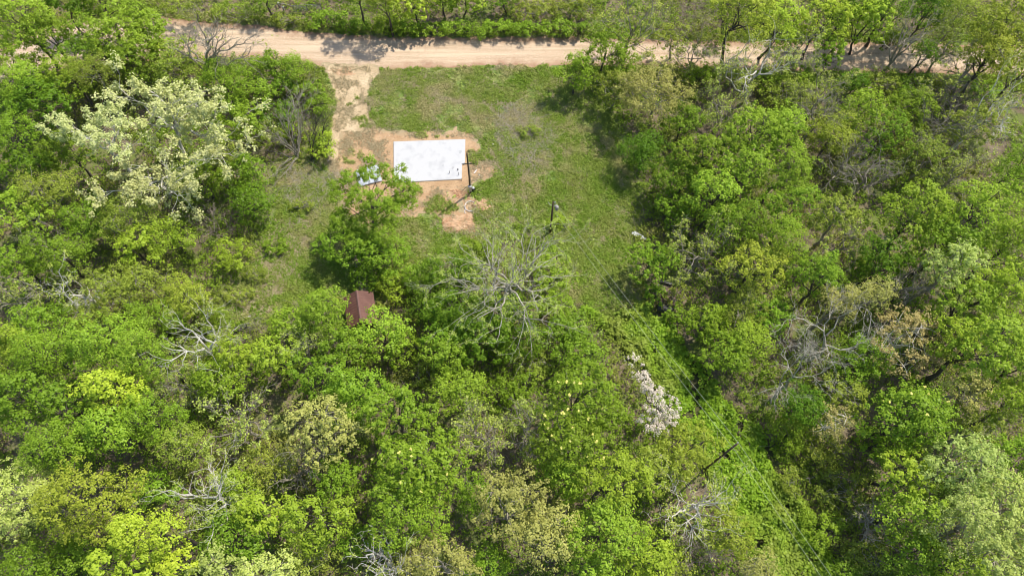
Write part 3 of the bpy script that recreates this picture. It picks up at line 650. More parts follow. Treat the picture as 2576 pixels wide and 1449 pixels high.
# gate and posts beyond the road
GATE = solid("dull green gate metal", (.14, .16, .13), (.22, .23, .20), 4, .5, .3)
g0 = at(742, 35); g1 = at(812, 31); L_ = float(np.linalg.norm(g1 - g0)); ga = thing("field_gate", "grey tube field gate beyond the gravel road at the photo top", "gate", tuple(g0), math.atan2(g1[1] - g0[1], g1[0] - g0[0]))
for zz in (.35, .55, .75, .95, 1.15, 1.4): MB().tube([(0, 0, zz), (L_, 0, zz)], .035, 8).build("bar", GATE, ga)
for xx in (0, L_ * .5, L_): MB().tube([(xx, .0, .3), (xx, .0, 1.45)], .035, 8).build("upright", GATE, ga)
for (bp, tp, lab) in (((716, 31), (712, 17), "white topped pale fence post nearest the field gate"), ((704, 20), (699, 8), "white topped fence post farther from the field gate")):
    b, hh = tall(bp, tp); hh = min(hh, 1.7); t = thing("fence_post", lab, "fence post", tuple(b), 0, "white topped fence posts")
    MB().lathe((0, 0, 0), [(0, 0), (.13, 0), (.12, hh), (0, hh)], 10).build("post", OLDW, t, True); MB().lathe((0, 0, hh), [(.135, -.1), (.14, .03), (0, .06)], 10).build("cap", PVC, t, True)
r0_ = at(701, 9, 1.2); r1_ = at(740, 17, 1.2)
tag(MB().tube([r0_, (r0_ + r1_) / 2 + np.array([0, 0, .06]), r1_], .06, 7).build("rail", M['greybark']), "rough pole rail joining the white topped posts to the gate", "rail")
# fallen dead limbs by the drive
def limbs(name, label, cat, base, tips, zs, rad, seed, mat, z0=.4, levels=2):
    rng = np.random.default_rng(seed); b = at(*base); t = thing(name, label, cat, tuple(b)); w = MB()
    s = np.tile(np.array([[0, 0, z0]]), (len(tips), 1)) + rng.normal(size=(len(tips), 3)) * .12
    e = np.array([at(px, py, z) - b for (px, py), z in zip(tips, zs)])
    lb = bend(s, e, 8, rng, .05); w.add(*tubes(lb, rad * np.linspace(1, .28, 8)[None] * rng.uniform(.7, 1.2, (len(tips), 1)), 5))
    w.build("limb", mat, t, True)
    i = np.repeat(np.arange(len(tips)), 5); k = rng.integers(3, 8, len(i)); d = nrm(lb[i, k] - lb[i, k - 1]) + rng.normal(size=(len(i), 3)) * .35
    tw = MB()
    for (P, Rr), sd in zip(grow(lb[i, k], d, np.linalg.norm(e - s, axis=1)[i] * .3 * rng.uniform(.5, 1.3, len(i)), np.full(len(i), rad * .35), levels, rng, kids=(4,), spread=.5, up=.0, wig=.1), (4, 3, 3)): P[..., 2] = np.maximum(P[..., 2], .03); tw.add(*tubes(P, Rr, sd))
    tw.build("twigs", mat, t); return t
limbs("fallen_limbs", "heap of pale fallen limbs spread fanlike beside the straw drive", "fallen limbs", (748, 395), [(690, 440), (700, 452), (684, 447), (715, 440), (728, 436), (706, 420)], [.3, .5, .8, .4, .3, .6], .085, 3, M['greybark'])
limbs("dead_shrub", "grey many stemmed dead shrub standing left of the straw drive", "dead shrub", (752, 398), [(702, 300), (718, 268), (735, 250), (752, 240), (765, 262), (690, 330), (742, 270), (660, 322), (725, 285), (772, 280), (668, 375), (700, 350)], [5.5, 6, 6.2, 6, 5, 4.5, 6.5, 3.5, 5.5, 5, 1.6, 3], .075, 8, M['greybark'], .3, 3)
limbs("dead_stump_tree", "broken dark trunk with few bare stems beside the straw drive", "dead tree", (786, 405), [(800, 300), (812, 312), (795, 318), (790, 340)], [5.5, 5, 4.5, 4], .13, 12, M['bark'], .3, 3)
limbs("dead_sapling", "pale dead sapling beside the black drain pipe", "dead tree", (628, 842), [(620, 808), (632, 805), (640, 815), (645, 826), (606, 830)], [2.6, 2.8, 2.4, 2, 1.5], .04, 14, M['greybark'], .2, 3)
# ------------------------------------------------------------------ every tree and shrub: kind, crown x, y, half width, half height, tree height, label
T = [
# beyond and along the road
('L', 55, 60, 75, 55, 13, "bright lime maple filling the top corner beside the hidden road end"),
('G', 130, 100, 48, 55, 11, "round green tree next to the corner maple above the road gap"),
('L', 305, 105, 68, 52, 10, "airy lime maple hiding the bend of the gravel road"),
('L', 385, 100, 45, 48, 9, "thin lime maple at the pale road, left of the leafless road tree"),
('G', 210, 135, 42, 38, 9, "small green elm under the road bend, between two lime maples"),
('L', 20, 165, 42, 45, 9, "lime tree at the photo edge under the road gap"),
('L', 60, 215, 60, 42, 9, "lime maple below the road gap at the photo edge"),
('D', 108, 262, 70, 45, 9, "dark elm in the shade left of the cream sycamore"),
('L', 180, 195, 52, 36, 9, "lime green elm below the road bend, above the cream sycamore"),
('O', 250, 190, 50, 40, 9, "olive ash touching the upper edge of the cream sycamore"),
('G', 340, 165, 62, 36, 8, "green elm below the gravel road, left of the bare road tree"),
('O', 440, 185, 58, 40, 7, "olive ash under the bare road tree"),
('G', 560, 205, 50, 40, 7, "green elm under the road between bare tree and dead shrub"),
('g', 640, 185, 42, 26, 3.6, "green bush under the road, right of the bare road tree"),
('G', 690, 165, 26, 30, 6, "narrow upright green sapling tip standing before the pale road"),
('G', 742, 170, 24, 32, 6, "second upright green sapling before the road, nearer the drive"),
('l', 640, 245, 52, 34, 4, "lime bush left of the grey dead shrub"),
('g', 700, 215, 42, 28, 3.6, "green bush behind the top of the grey dead shrub"),
('d', 700, 290, 45, 32, 3.2, "dark bush in the middle of the grey dead shrub"),
('g', 770, 230, 42, 34, 3, "grey green bush at the drive mouth behind the dead shrub"),
('g', 800, 265, 25, 30, 2.6, "small grey green bush touching the straw drive"),
('l', 808, 368, 30, 36, 3.2, "bright bush right of the broken trunk at the straw drive"),
('l', 735, 335, 30, 22, 2.4, "lime bush sprouting through the dead shrub stems"),
('o', 650, 340, 48, 34, 3.5, "olive bush between cream sycamore and dead shrub"),
('G', 260, 15, 75, 30, 9, "dark shaded elm at the top edge beyond the road bend"),
('D', 170, 12, 55, 28, 8, "dark elm at the top edge behind the corner maple"),
('O', 480, 8, 75, 22, 5, "olive tree at the top edge just beyond the bare road tree"),
('o', 590, 32, 60, 20, 2.5, "olive hedge bush at the far road side, left of the field gate"),
('G', 662, -22, 34, 22, 7, "dark trunked tree at the top edge beside the white topped posts"),
('o', 720, 52, 50, 15, 1.6, "low olive weeds bush below the field gate"),
('g', 820, 50, 50, 20, 2.4, "shaded green bush right of the field gate"),
('G', 900, -14, 55, 24, 9, "green tree at the top edge right of the field gate"),
('L', 968, 8, 42, 30, 9, "lime tree at the top edge above the tree shadow on the road"),
('H', 1040, 4, 52, 36, 7, "yellow green maple above the road at the top edge"),
('G', 1112, -6, 40, 28, 6, "green elm at the top edge between two yellow green maples"),
('H', 1172, -4, 48, 28, 6, "yellow green maple at the top edge above the long hedge"),
('G', 1262, -8, 48, 26, 5, "green elm at the top edge above the hedge middle"),
('o', 1340, 28, 60, 26, 3.4, "olive bush on the bank above the road hedge"),
('o', 1440, 26, 60, 26, 3.4, "olive bush on the bank left of the pale hackberry"),
('g', 900, 66, 48, 16, 1.8, "dark low hedge bush at the road, left end of the hedge"),
('l', 976, 66, 38, 22, 2.2, "lime hedge bush by the road below the top edge lime tree"),
('l', 1030, 72, 36, 18, 2.0, "lime hedge bush by the road below the yellow green maple"),
('g', 1085, 76, 36, 18, 2.0, "green hedge bush right of two lime ones by the road"),
('l', 1145, 72, 38, 20, 2.2, "bright hedge bush by the road at mid hedge"),
('g', 1205, 76, 40, 18, 2.0, "green hedge bush by the road above the grass lawn"),
('l', 1265, 70, 40, 20, 2.2, "lime hedge bush by the road above the white slab"),
('g', 1330, 74, 42, 20, 2.2, "green hedge bush by the road with olive bush behind"),
('l', 1392, 72, 40, 20, 2.2, "lime hedge bush by the road near the hackberry"),
('g', 1455, 74, 42, 20, 2.2, "last green hedge bush by the road before the hackberry"),
('G', 1528, 118, 45, 42, 8, "round bright green elm covering the road below the pale hackberry"),
('G', 1450, 188, 42, 36, 6, "green elm casting dark shade on the lawn corner"),
('G', 1568, 160, 36, 32, 6, "small green elm at the foot of the pale hackberry"),
('O', 1550, 222, 48, 40, 6, "olive ash between the shading elm and the tan oak"),
('P', 1600, 48, 85, 60, 12, "pale hackberry with grey twigs and dark trunk over the road"),
('b', 1720, 42, 70, 36, 5, "brown leafless thicket beyond the road right of the hackberry"),
('O', 1690, 95, 40, 30, 6, "olive ash partly hiding the road right of the hackberry trunk"),
('Q', 1865, 45, 75, 62, 14, "tall yellow green oak standing over the road by the white limbed tree"),
('Z', 1912, 150, 80, 90, 13, "tall white limbed tree with sparse leaves across the road"),
('H', 1955, 62, 48, 48, 10, "lime maple beyond the road behind the white limbed tree"),
('H', 2075, 62, 58, 44, 10, "lime maple beyond the road, second of the bright row"),
('H', 2182, 58, 52, 42, 9, "lime maple beyond the road beside the bare road tree"),
('D', 2130, 8, 55, 28, 11, "dark elm at the top edge behind the bright maples"),
('G', 2240, 14, 50, 30, 11, "green elm at the top edge right of the bright maples"),
('D', 2330, 30, 55, 44, 9, "dark elm beyond the road in deep shade"),
('O', 2410, 50, 52, 46, 10, "olive ash beyond the road beside the tall corner oak"),
('Q', 2525, 85, 70, 75, 14, "large yellow oak in the far corner beyond the road"),
('Q', 2560, 190, 50, 60, 13, "yellow oak at the photo edge crossing the road end"),
('C', 2288, 90, 62, 62, 10, "bare grey tree forking in front of the pale road"),
('G', 2086, 135, 32, 34, 7, "small green tree in front of the road, left patch"),
('D', 2322, 135, 25, 30, 6, "small dark tree in front of the road right of the bare fork"),
('C', 2440, 160, 55, 55, 9, "bare twiggy tree at the road end below the yellow oaks"),
('D', 2148, 206, 32, 26, 4, "dark cedar like bush below the road gap"),
('L', 330, 60, 58, 36, 10, "lime maple standing in the road bend at the forest gap"),
('G', 235, 95, 48, 40, 10, "green elm closing the left road bend beside the airy lime maple"),
('L', 430, 140, 42, 40, 7, "thin lime sapling at the lower road edge under the bare road tree"),
('P', 1745, 125, 52, 46, 8, "pale hackberry across the road between big hackberry and tall yellow green oak"),
('P', 1990, 118, 55, 46, 9, "pale hackberry over the road right of the white limbed tree"),
('P', 2385, 120, 48, 44, 8, "pale hackberry at the road between bare fork and yellow oaks"),
('Q', 2480, 150, 55, 62, 12, "yellow oak standing in front of the road end"),
('C', 2060, 285, 62, 50, 9, "bare grey tree in the brown sparse wood under the white limbed tree"),
('C', 2350, 320, 66, 52, 9, "bare grey tree right of the green elms below the road"),
('C', 2130, 395, 58, 46, 8, "bare grey tree left of the larger bare one in the right forest"),
('b', 2420, 265, 60, 36, 4, "brown thicket below the road end"),
('o', 1690, 186, 36, 22, 2.6, 'olive bush at the near road edge below the big hackberry'),
('g', 1765, 192, 40, 24, 3, 'green bush at the near road edge left of the white limbed tree'),
('o', 1850, 196, 42, 24, 3, 'olive bush at the near road edge under the tall yellow green oak'),
('l', 1935, 200, 40, 24, 3, 'lime bush at the near road edge right of the white limbed trunk'),
('g', 2025, 204, 42, 24, 2.8, 'green bush at the near road edge left of the dark cedar like bush'),
('o', 2220, 214, 44, 24, 2.6, 'olive bush at the near road edge right of the dark cedar like bush'),
('g', 2300, 218, 42, 24, 2.8, 'green bush at the near road edge under the bare fork'),
('o', 2380, 222, 44, 24, 2.8, 'olive bush at the near road edge toward the road end'),
('l', 2470, 226, 44, 26, 3, 'lime bush at the near road edge under the yellow oaks'),
('l', 300, 140, 36, 22, 3, 'lime bush at the road bend under the airy lime maple'),
('g', 90, 165, 36, 24, 3, 'green bush in the road gap near the corner maple'),
('o', 1800, 96, 46, 20, 2.6, 'olive bush at the far road edge left of the tall yellow green oak'),
('g', 1985, 96, 44, 20, 2.8, 'green bush at the far road edge before the bright row'),
('o', 2130, 98, 46, 20, 2.8, 'olive bush at the far road edge under the bright row'),
('g', 2245, 104, 42, 20, 2.6, 'green bush at the far road edge left of the bare fork'),
('g', 2400, 108, 42, 20, 2.8, 'green bush at the far road edge right of the bare fork'),
('o', 640, 690, 30, 20, 1.4, 'low olive scrub bush in the dry grass left of the shed'),
('o', 600, 745, 32, 20, 1.5, 'low olive scrub bush at the bottom of the dry grass'),
('g', 690, 620, 30, 18, 1.3, 'low green scrub bush near the top of the dry grass'),
('g', 1648, 745, 28, 24, 2.2, 'green bush at the corner of the block ruin'),
('o', 1705, 740, 30, 24, 2.2, 'olive bush behind the block ruin'),
('g', 1702, 790, 28, 22, 1.8, 'green bush right of the black tank'),
('o', 760, 520, 28, 18, 1.2, 'low olive scrub bush left of the slender maple'),
('o', 1330, 330, 30, 16, 0.9, 'low olive scrub bush among pale twigs on the lawn'),
# left forest
('G', 28, 345, 58, 50, 10, "green elm at the photo edge left of the cream sycamore"),
('G', 165, 388, 55, 46, 8, "green elm under the lower cream sycamore limbs"),
('D', 75, 425, 60, 35, 7, "dark elm in the shade below the edge elm"),
('O', 120, 490, 75, 42, 8, "olive ash left of the lowest cream sycamore"),
('L', 50, 535, 58, 42, 8, "yellow green maple at the photo edge below the olive ash"),
('G', 500, 452, 60, 46, 7, "green elm right of the lowest cream sycamore"),
('G', 615, 440, 50, 42, 6, "green elm between sycamores and fallen limbs"),
('D', 630, 512, 48, 42, 5.5, "dark elm at the clearing edge below the fallen limbs"),
('O', 560, 400, 45, 35, 6, "olive ash right of the cream sycamore crown"),
('G', 600, 310, 48, 42, 7, "green elm right of the upper cream sycamore"),
('O', 330, 555, 80, 45, 8, "broad olive ash below the lowest cream sycamore"),
('G', 220, 560, 60, 40, 7, "green elm below the olive ash by the sycamore"),
('C', 112, 605, 52, 48, 7, "bare grey brown tree left of the olive canopy"),
('L', 428, 596, 48, 40, 7, "lime maple left of the brown thicket"),
('L', 345, 632, 50, 38, 7, "lime maple below the broad olive ash"),
('G', 150, 645, 70, 40, 8, "bright green elm below the bare grey brown tree"),
('b', 535, 575, 58, 50, 4.5, "brown leafless thicket in the gap above the dry grass"),
('l', 590, 645, 48, 36, 3.5, "lime bush at the edge of the dry grass"),
('G', 60, 665, 60, 46, 8, "grey green elm at the photo edge mid way down"),
('Z', 190, 730, 52, 46, 11.0, "whitish twiggy tree with pale buds among green elms"),
('P', 45, 745, 60, 46, 8, "pale hackberry at the photo edge left of the whitish tree"),
('O', 285, 735, 62, 46, 8, "olive ash right of the whitish twiggy tree"),
('O', 370, 715, 52, 40, 7, "second olive ash right of the whitish twiggy tree"),
('Q', 472, 752, 52, 44, 7, "yellow green oak left of the dry grass strip"),
('G', 385, 806, 58, 40, 7, "green elm below the yellow green oak near the dry grass"),
('G', 120, 815, 62, 42, 8, "green elm below the pale edge hackberry"),
('O', 240, 800, 50, 36, 6, "olive ash with brown gaps below the whitish tree"),
('g', 520, 800, 45, 30, 3, "green bush at the foot of the dry grass strip"),
('L', 275, 872, 85, 55, 12, "wide bright maple in the left forest, upper of a pair"),
('L', 375, 905, 70, 52, 12, "lime maple beside the wide bright maple, before the pale limbed tree"),
('G', 133, 898, 66, 46, 10, "green elm left of the wide bright maple"),
('L', 42, 875, 55, 45, 9, "lime maple at the photo edge left of the green elm"),
('Z', 498, 870, 85, 68, 14.0, "pale limbed tree with many white branches and sparse leaves"),
('L', 600, 900, 58, 46, 8, "lime maple right of the pale limbed tree"),
('G', 545, 955, 58, 42, 8, "green elm below the pale limbed tree"),
('P', 465, 970, 55, 36, 9, "pale hackberry with white twigs below the pale limbed tree"),
('G', 60, 1000, 85, 58, 12, "large green elm at the photo edge in the lower forest"),
('H', 285, 990, 72, 46, 13, "light lime maple over a dark gap in the lower left forest"),
('G', 175, 1020, 55, 46, 11, "green elm left of the light lime maple"),
('G', 385, 1060, 70, 52, 10, "mid green elm right of the light lime maple"),
('L', 275, 1085, 62, 50, 12, "lime maple just below the light lime maple"),
('G', 150, 1125, 85, 58, 12, "broad green elm above the yellow oak crown"),
('O', 455, 1120, 55, 50, 8, "olive ash in the gap left of the pale leafy tree"),
('P', 595, 1055, 78, 68, 11, "pale leafy hackberry with white limbs left of the tan oak"),
('S', 45, 1250, 72, 85, 12, "silvery pale oak at the photo edge in the lower corner"),
('Q', 225, 1265, 105, 75, 14, "large yellow green oak in the lower left forest"),
('H', 380, 1345, 68, 52, 13, "brightest lime maple right of the large yellow oak"),
('H', 310, 1425, 80, 45, 13, "bright lime maple at the photo bottom below its twin"),
('H', 455, 1425, 45, 30, 11, "small bright lime maple at the photo bottom beside its twin"),
('Z', 527, 1240, 92, 85, 13.0, "nearly leafless white tree left of the olive gap"),
('g', 405, 1235, 52, 36, 4, "green bush between yellow oak and the leafless white tree"),
('L', 600, 1230, 45, 42, 7, "lime maple behind the leafless white tree"),
('G', 585, 1345, 72, 52, 9, "green elm below the leafless white tree"),
('S', 565, 1432, 62, 36, 11, "cream green oak at the photo bottom"),
('G', 90, 1420, 80, 42, 7, "green elm in the bottom corner under the silvery oak"),
('G', 185, 1385, 52, 35, 6, "green elm below the large yellow oak"),
# round the shed, middle
('L', 745, 815, 58, 40, 6, "lime maple at the bottom of the dry grass left of the shed"),
('L', 815, 800, 55, 58, 9, "lime maple with dark trunk leaning beside the shed"),
('L', 965, 838, 62, 44, 8, "lime maple directly below the shed roof"),
('G', 862, 885, 60, 46, 8, "green elm below and left of the shed"),
('L', 690, 905, 55, 42, 9, "lime maple with white twigs below the black drain pipe"),
('P', 770, 870, 55, 50, 8, "pale hackberry left of the elm below the shed"),
('G', 800, 955, 65, 46, 10, "green elm above the tan oak, with bare gap beside"),
('G', 900, 985, 75, 50, 11, "broad green elm right of the tan oak"),
('g', 1020, 885, 40, 34, 4, "green bush in the dark gap right of the shed maple"),
('L', 1128, 905, 50, 38, 8, "lime maple below the dark elms"),
('d', 930, 690, 52, 36, 3.4, "dark bush on the path behind the shed"),
('G', 872, 615, 66, 44, 6, "green elm at the foot of the slender maple, path side"),
('G', 965, 645, 60, 42, 5.5, "green elm right of the bare path"),
('l', 1000, 720, 50, 34, 3, "lime bush right of the shed"),
('d', 1085, 745, 58, 48, 6, "dark green shrub left of the great bare crowned tree"),
('D', 1130, 690, 66, 48, 7, "dark elm at the lawn edge left of the great bare crowned tree"),
('G', 1060, 700, 35, 32, 4.5, "small green elm between path bush and dark elms"),
('D', 1138, 790, 72, 56, 8, "dark elm under the great tree's left limbs"),
('D', 1205, 850, 78, 54, 8, "dark elm below the great tree"),
('G', 1120, 855, 52, 34, 7, "green elm below the dark elms"),
('D', 1255, 795, 66, 50, 7, "dark elm under the middle of the great tree"),
('D', 1310, 850, 56, 44, 6, "dark elm under the great tree's lower limbs"),
('G', 1195, 640, 45, 32, 4, "green elm at the lawn edge under the great tree"),
('l', 1388, 690, 48, 44, 4.5, "bright bush under the power pole beside the great tree"),
('l', 1398, 775, 36, 40, 3.5, "bright bush right of the great tree, second one"),
('G', 1432, 832, 46, 40, 5, "bright green elm at the head of the vine strip"),
('G', 1455, 892, 48, 38, 6, "green elm left of the vine strip above the big elm"),
('l', 1405, 560, 26, 20, 1.6, "low bright bush at the foot of the power pole"),
('o', 1340, 915, 60, 40, 2.6, "olive brown bush in the gap below the great tree"),
('g', 1290, 970, 48, 36, 3.5, "green bush between hackberries below the great tree"),
('o', 1070, 935, 42, 35, 2.5, "olive bush in the brown gap below the dark elms"),
# right side
('D', 1622, 382, 48, 42, 6, "dark elm at the clearing edge below the tan oak"),
('T', 1640, 238, 80, 65, 9, "tan oak at the corner of the lawn under the road"),
('G', 1712, 305, 46, 36, 6, "green elm at the right foot of the tan oak"),
('P', 1820, 250, 62, 55, 8, "pale hackberry with dead limb below the white limbed tree"),
('G', 1768, 395, 68, 50, 10, "bright green elm right of the clearing edge"),
('L', 1900, 345, 72, 58, 12, "lime maple right of the bright green elm"),
('L', 1800, 500, 62, 48, 11, "lime maple above the pale tan hackberry"),
('G', 1692, 522, 40, 36, 4.5, "green elm over the white bench frame"),
('G', 1708, 448, 58, 44, 7, "green elm at the clearing edge mid way down"),
('G', 1632, 655, 55, 44, 6, "green elm below the white bench frame"),
('L', 1870, 440, 62, 46, 11, "lime maple between two others in the right forest"),
('P', 1765, 630, 82, 75, 10, "round pale hackberry with tan buds above the block ruin"),
('Q', 1895, 670, 62, 58, 10, "yellow green oak right of the pale hackberry"),
('G', 1860, 570, 56, 46, 10, "green elm above the yellow green oak"),
('G', 1778, 805, 52, 42, 5.5, "green elm below the black tank"),
('G', 1822, 890, 58, 48, 6.5, "green elm right of the vine strip below the tank"),
('O', 1880, 775, 52, 42, 7, "olive ash right of the elm by the tank"),
('L', 1870, 860, 48, 42, 7, "lime maple left of the great white dead tree"),
('o', 1990, 235, 60, 45, 3.5, "olive bush in the brown gap under the white limbed tree"),
('P', 2075, 220, 68, 55, 9, "pale hackberry under the road gap"),
('L', 2160, 285, 52, 40, 9, "lime maple among the brown sparse trees below the road"),
('G', 2285, 275, 55, 42, 8, "green elm below the bare road fork"),
('P', 2370, 235, 60, 42, 8, "pale sparse hackberry below the road end"),
('G', 2225, 342, 52, 42, 9, "green elm above the grey bare tree"),
('L', 1960, 330, 46, 58, 11, "narrow lime maple behind the wide right forest maple"),
('C', 2195, 425, 78, 55, 10, "grey bare tree with spreading twigs in the right forest"),
('L', 1985, 440, 55, 46, 12, "lime maple left of the grey bare tree"),
('O', 2445, 320, 58, 46, 9, "olive ash near the white limbed edge tree"),
('Z', 2515, 275, 75, 65, 14.0, "white limbed sparse tree at the photo edge below the yellow oaks"),
('O', 2330, 400, 60, 46, 8, "olive ash right of the grey bare tree"),
('P', 2420, 430, 60, 46, 9, "pale hackberry right of the olive ash"),
('G', 2560, 430, 48, 50, 10, "green elm at the photo edge below the white limbed tree"),
('Q', 2100, 335, 52, 44, 8, "yellow green oak in the brown sparse wood"),
('L', 2300, 540, 75, 58, 14, "big lime maple in the right forest, left of a pair"),
('L', 2450, 555, 82, 62, 15, "big lime maple in the right forest with dark trunk behind"),
('L', 2540, 620, 55, 58, 14, "lime maple at the photo edge below the big pair"),
('G', 2375, 625, 70, 48, 13, "green elm under the big lime pair"),
('G', 1985, 530, 52, 42, 12, "green elm left of the long dark trunk"),
('G', 1968, 612, 52, 48, 11, "green elm right of the yellow green oak"),
('O', 2095, 545, 58, 46, 10, "sparse olive ash right of the long dark trunk"),
('G', 2055, 692, 58, 46, 11, "green elm above the great white dead tree"),
('P', 2140, 605, 60, 50, 10, "sparse pale hackberry with dark trunk showing"),
('D', 2215, 655, 60, 48, 10, "shaded dark elm above the tan topped oaks"),
('S', 2395, 662, 52, 42, 14, "pale lime oak with cream tips below the big lime pair"),
('T', 2182, 748, 48, 34, 11, "tan topped oak above the white dead tree, right one"),
('T', 2110, 765, 46, 32, 10, "tan topped oak above the white dead tree, left one"),
('A', 2272, 865, 72, 78, 11, "golden tan oak with pale limbs right of the white dead tree"),
('B', 2095, 825, 130, 95, 15.0, "great white dead tree with spreading bare limbs"),
('B', 2015, 925, 80, 75, 13.0, "white dead tree with drooping twigs below the great one"),
('C', 2298, 712, 48, 52, 11, "slim bare white tree above the golden tan oak"),
('L', 2410, 780, 70, 55, 13, "lime maple right of the slim bare tree"),
('L', 2525, 740, 62, 62, 14, "lime maple at the photo edge beside another below the pair"),
('L', 2465, 885, 85, 72, 15, "broad bright maple right of the golden oak"),
('L', 2555, 900, 48, 72, 14, "bright maple at the photo edge beside the broad one"),
('L', 2375, 850, 45, 50, 12, "bright maple touching the golden oak crown"),
('G', 1940, 800, 52, 42, 6, "green elm under the left limbs of the white dead tree"),
('G', 2160, 900, 60, 46, 7, "green elm under the right limbs of the white dead tree"),
('O', 2120, 1000, 52, 42, 7, "olive ash below the white dead trees"),
('D', 2020, 1020, 55, 44, 7, "dark elm below the drooping white dead tree"),
# lower middle
('T', 818, 1085, 84, 70, 12, "tan flowered oak in the middle of the lower forest"),
('G', 995, 1050, 90, 60, 12, "bright green elm right of the tan flowered oak"),
('U', 1060, 1180, 105, 85, 14, "large tulip tree with yellow flowers in the lower middle"),
('G', 1030, 1290, 92, 62, 13, "green elm below the flowering tulip tree"),
('C', 742, 1168, 58, 56, 9, "small white bare tree below the tan flowered oak"),
('O', 668, 1180, 52, 46, 7, "olive ash between pale hackberry and small white bare tree"),
('H', 665, 1305, 58, 44, 10, "light lime maple left of a similar maple near the bottom"),
('L', 800, 1310, 78, 52, 11, "wide lime maple left of the green elm near the bottom"),
('G', 850, 1205, 52, 46, 8, "green elm under the tan flowered oak"),
('g', 890, 1372, 42, 34, 4, "bright green bush near the bottom under the lime maple"),
('O', 770, 1400, 62, 40, 7, "olive ash near the photo bottom"),
('S', 685, 1436, 62, 36, 11, "pale cream oak at the photo bottom left of the olive ash"),
('P', 1205, 1085, 75, 70, 11, "pale hackberry with white twigs right of the bright elm"),
('L', 1160, 985, 60, 42, 9, "lime maple above the pale hackberry"),
('G', 1195, 1250, 46, 40, 6, "bright green elm in the gap right of the tulip tree"),
('T', 1275, 1285, 78, 80, 13, "tan green oak right of the tulip tree"),
('Z', 965, 1405, 62, 48, 13.0, "pale tree with white twigs at the photo bottom middle"),
('T', 1110, 1420, 85, 45, 11, "tan oak at the photo bottom middle"),
('P', 1325, 1085, 72, 72, 11, "pale twiggy hackberry left of the big green elm"),
('U', 1455, 1010, 95, 72, 13, "tall green tulip tree left of the white blossom"),
('U', 1440, 1130, 82, 58, 13, "green tulip tree below the tall one, beside the hackberry"),
('Q', 1718, 1130, 58, 58, 9, "yellow oak below the white blossom by the vine strip"),
('O', 1650, 1175, 55, 46, 9, "olive ash below the white blossom tree"),
('L', 1540, 1215, 85, 58, 13, "bright lime maple below the green tulip trees"),
('L', 1425, 1205, 58, 42, 10, "lime maple left of the bright lime maple"),
('Z', 1752, 1268, 98, 72, 12.0, "fallen looking white dead tree at the vine strip's edge"),
('L', 1520, 1350, 92, 68, 13, "lime maple near the bottom left of the fallen looking tree"),
('T', 1375, 1355, 75, 72, 13, "tan green oak near the bottom below the other tan green one"),
('L', 1625, 1400, 62, 48, 10, "lime maple at the bottom right of a larger lime maple"),
('b', 1765, 1385, 60, 42, 4.5, "brown leafless thicket below the fallen looking white tree"),
('Q', 1838, 1340, 42, 52, 7, "yellow oak at the vine strip by the brown thicket"),
('T', 1905, 1432, 55, 30, 8, "light tan oak at the photo bottom beside the power lines"),
('o', 1690, 1440, 60, 30, 4, "olive bush at the photo bottom under the brown thicket"),
('L', 1490, 1435, 62, 32, 11, "lime maple at the photo bottom, middle right"),
('G', 1225, 1425, 48, 36, 8, "green elm at the photo bottom between two tan oaks"),
# lower right
('U', 2280, 1062, 100, 68, 13, "tulip tree with yellow flowers in the lower right forest"),
('A', 2095, 1065, 42, 36, 7, "small golden tan oak left of the right tulip tree"),
('H', 2280, 1195, 58, 46, 11, "lime silver oak below the right tulip tree"),
('S', 2415, 1180, 78, 72, 14, "silvery oak right of the lime silver oak"),
('S', 2525, 1290, 80, 85, 14, "palest silvery oak at the photo edge"),
('S', 2420, 1330, 80, 65, 14, "silvery oak between the palest oak and the lime maple"),
('L', 2290, 1290, 62, 46, 11, "lime maple left of the silvery oaks"),
('S', 2510, 1415, 80, 50, 13, "silvery oak in the bottom corner"),
('L', 2400, 1430, 60, 36, 11, "lime green oak at the bottom left of the corner oak"),
('G', 2310, 1400, 62, 52, 9, "green elm at the bottom left of the silvery oaks"),
('C', 2205, 1310, 48, 56, 7, "bare grey tree in the lower right gap"),
('L', 2535, 1010, 52, 42, 12, "lime maple at the photo edge above the dark leaning trunk"),
('T', 2420, 990, 48, 40, 11, "tan oak beside the edge lime maple"),
('O', 2470, 1075, 60, 42, 10, "olive ash at the dark leaning trunk"),
('G', 2550, 1150, 50, 46, 11, "green elm at the photo edge right of the silvery oak"),
('o', 2060, 1130, 60, 42, 3, "olive bush below the small golden tan oak"),
('g', 1985, 1090, 50, 40, 3.4, "green bush right of the vine strip"),
('o', 2110, 1230, 58, 46, 2.6, "olive bush in the lower right gap"),
('g', 2060, 1330, 55, 40, 2.4, "green bush right of the power lines near the bottom"),
('o', 2170, 1400, 60, 42, 2.8, "olive bush below the bare grey tree"),
('g', 2220, 1120, 48, 36, 3.4, "green bush left under the right tulip tree"),
('g', 2120, 1440, 50, 26, 2.6, "green bush at the photo bottom right of the power lines"),
('o', 2000, 1210, 42, 36, 2.0, "small olive bush beside the vine strip"),
]
for row in T: tree(*row)
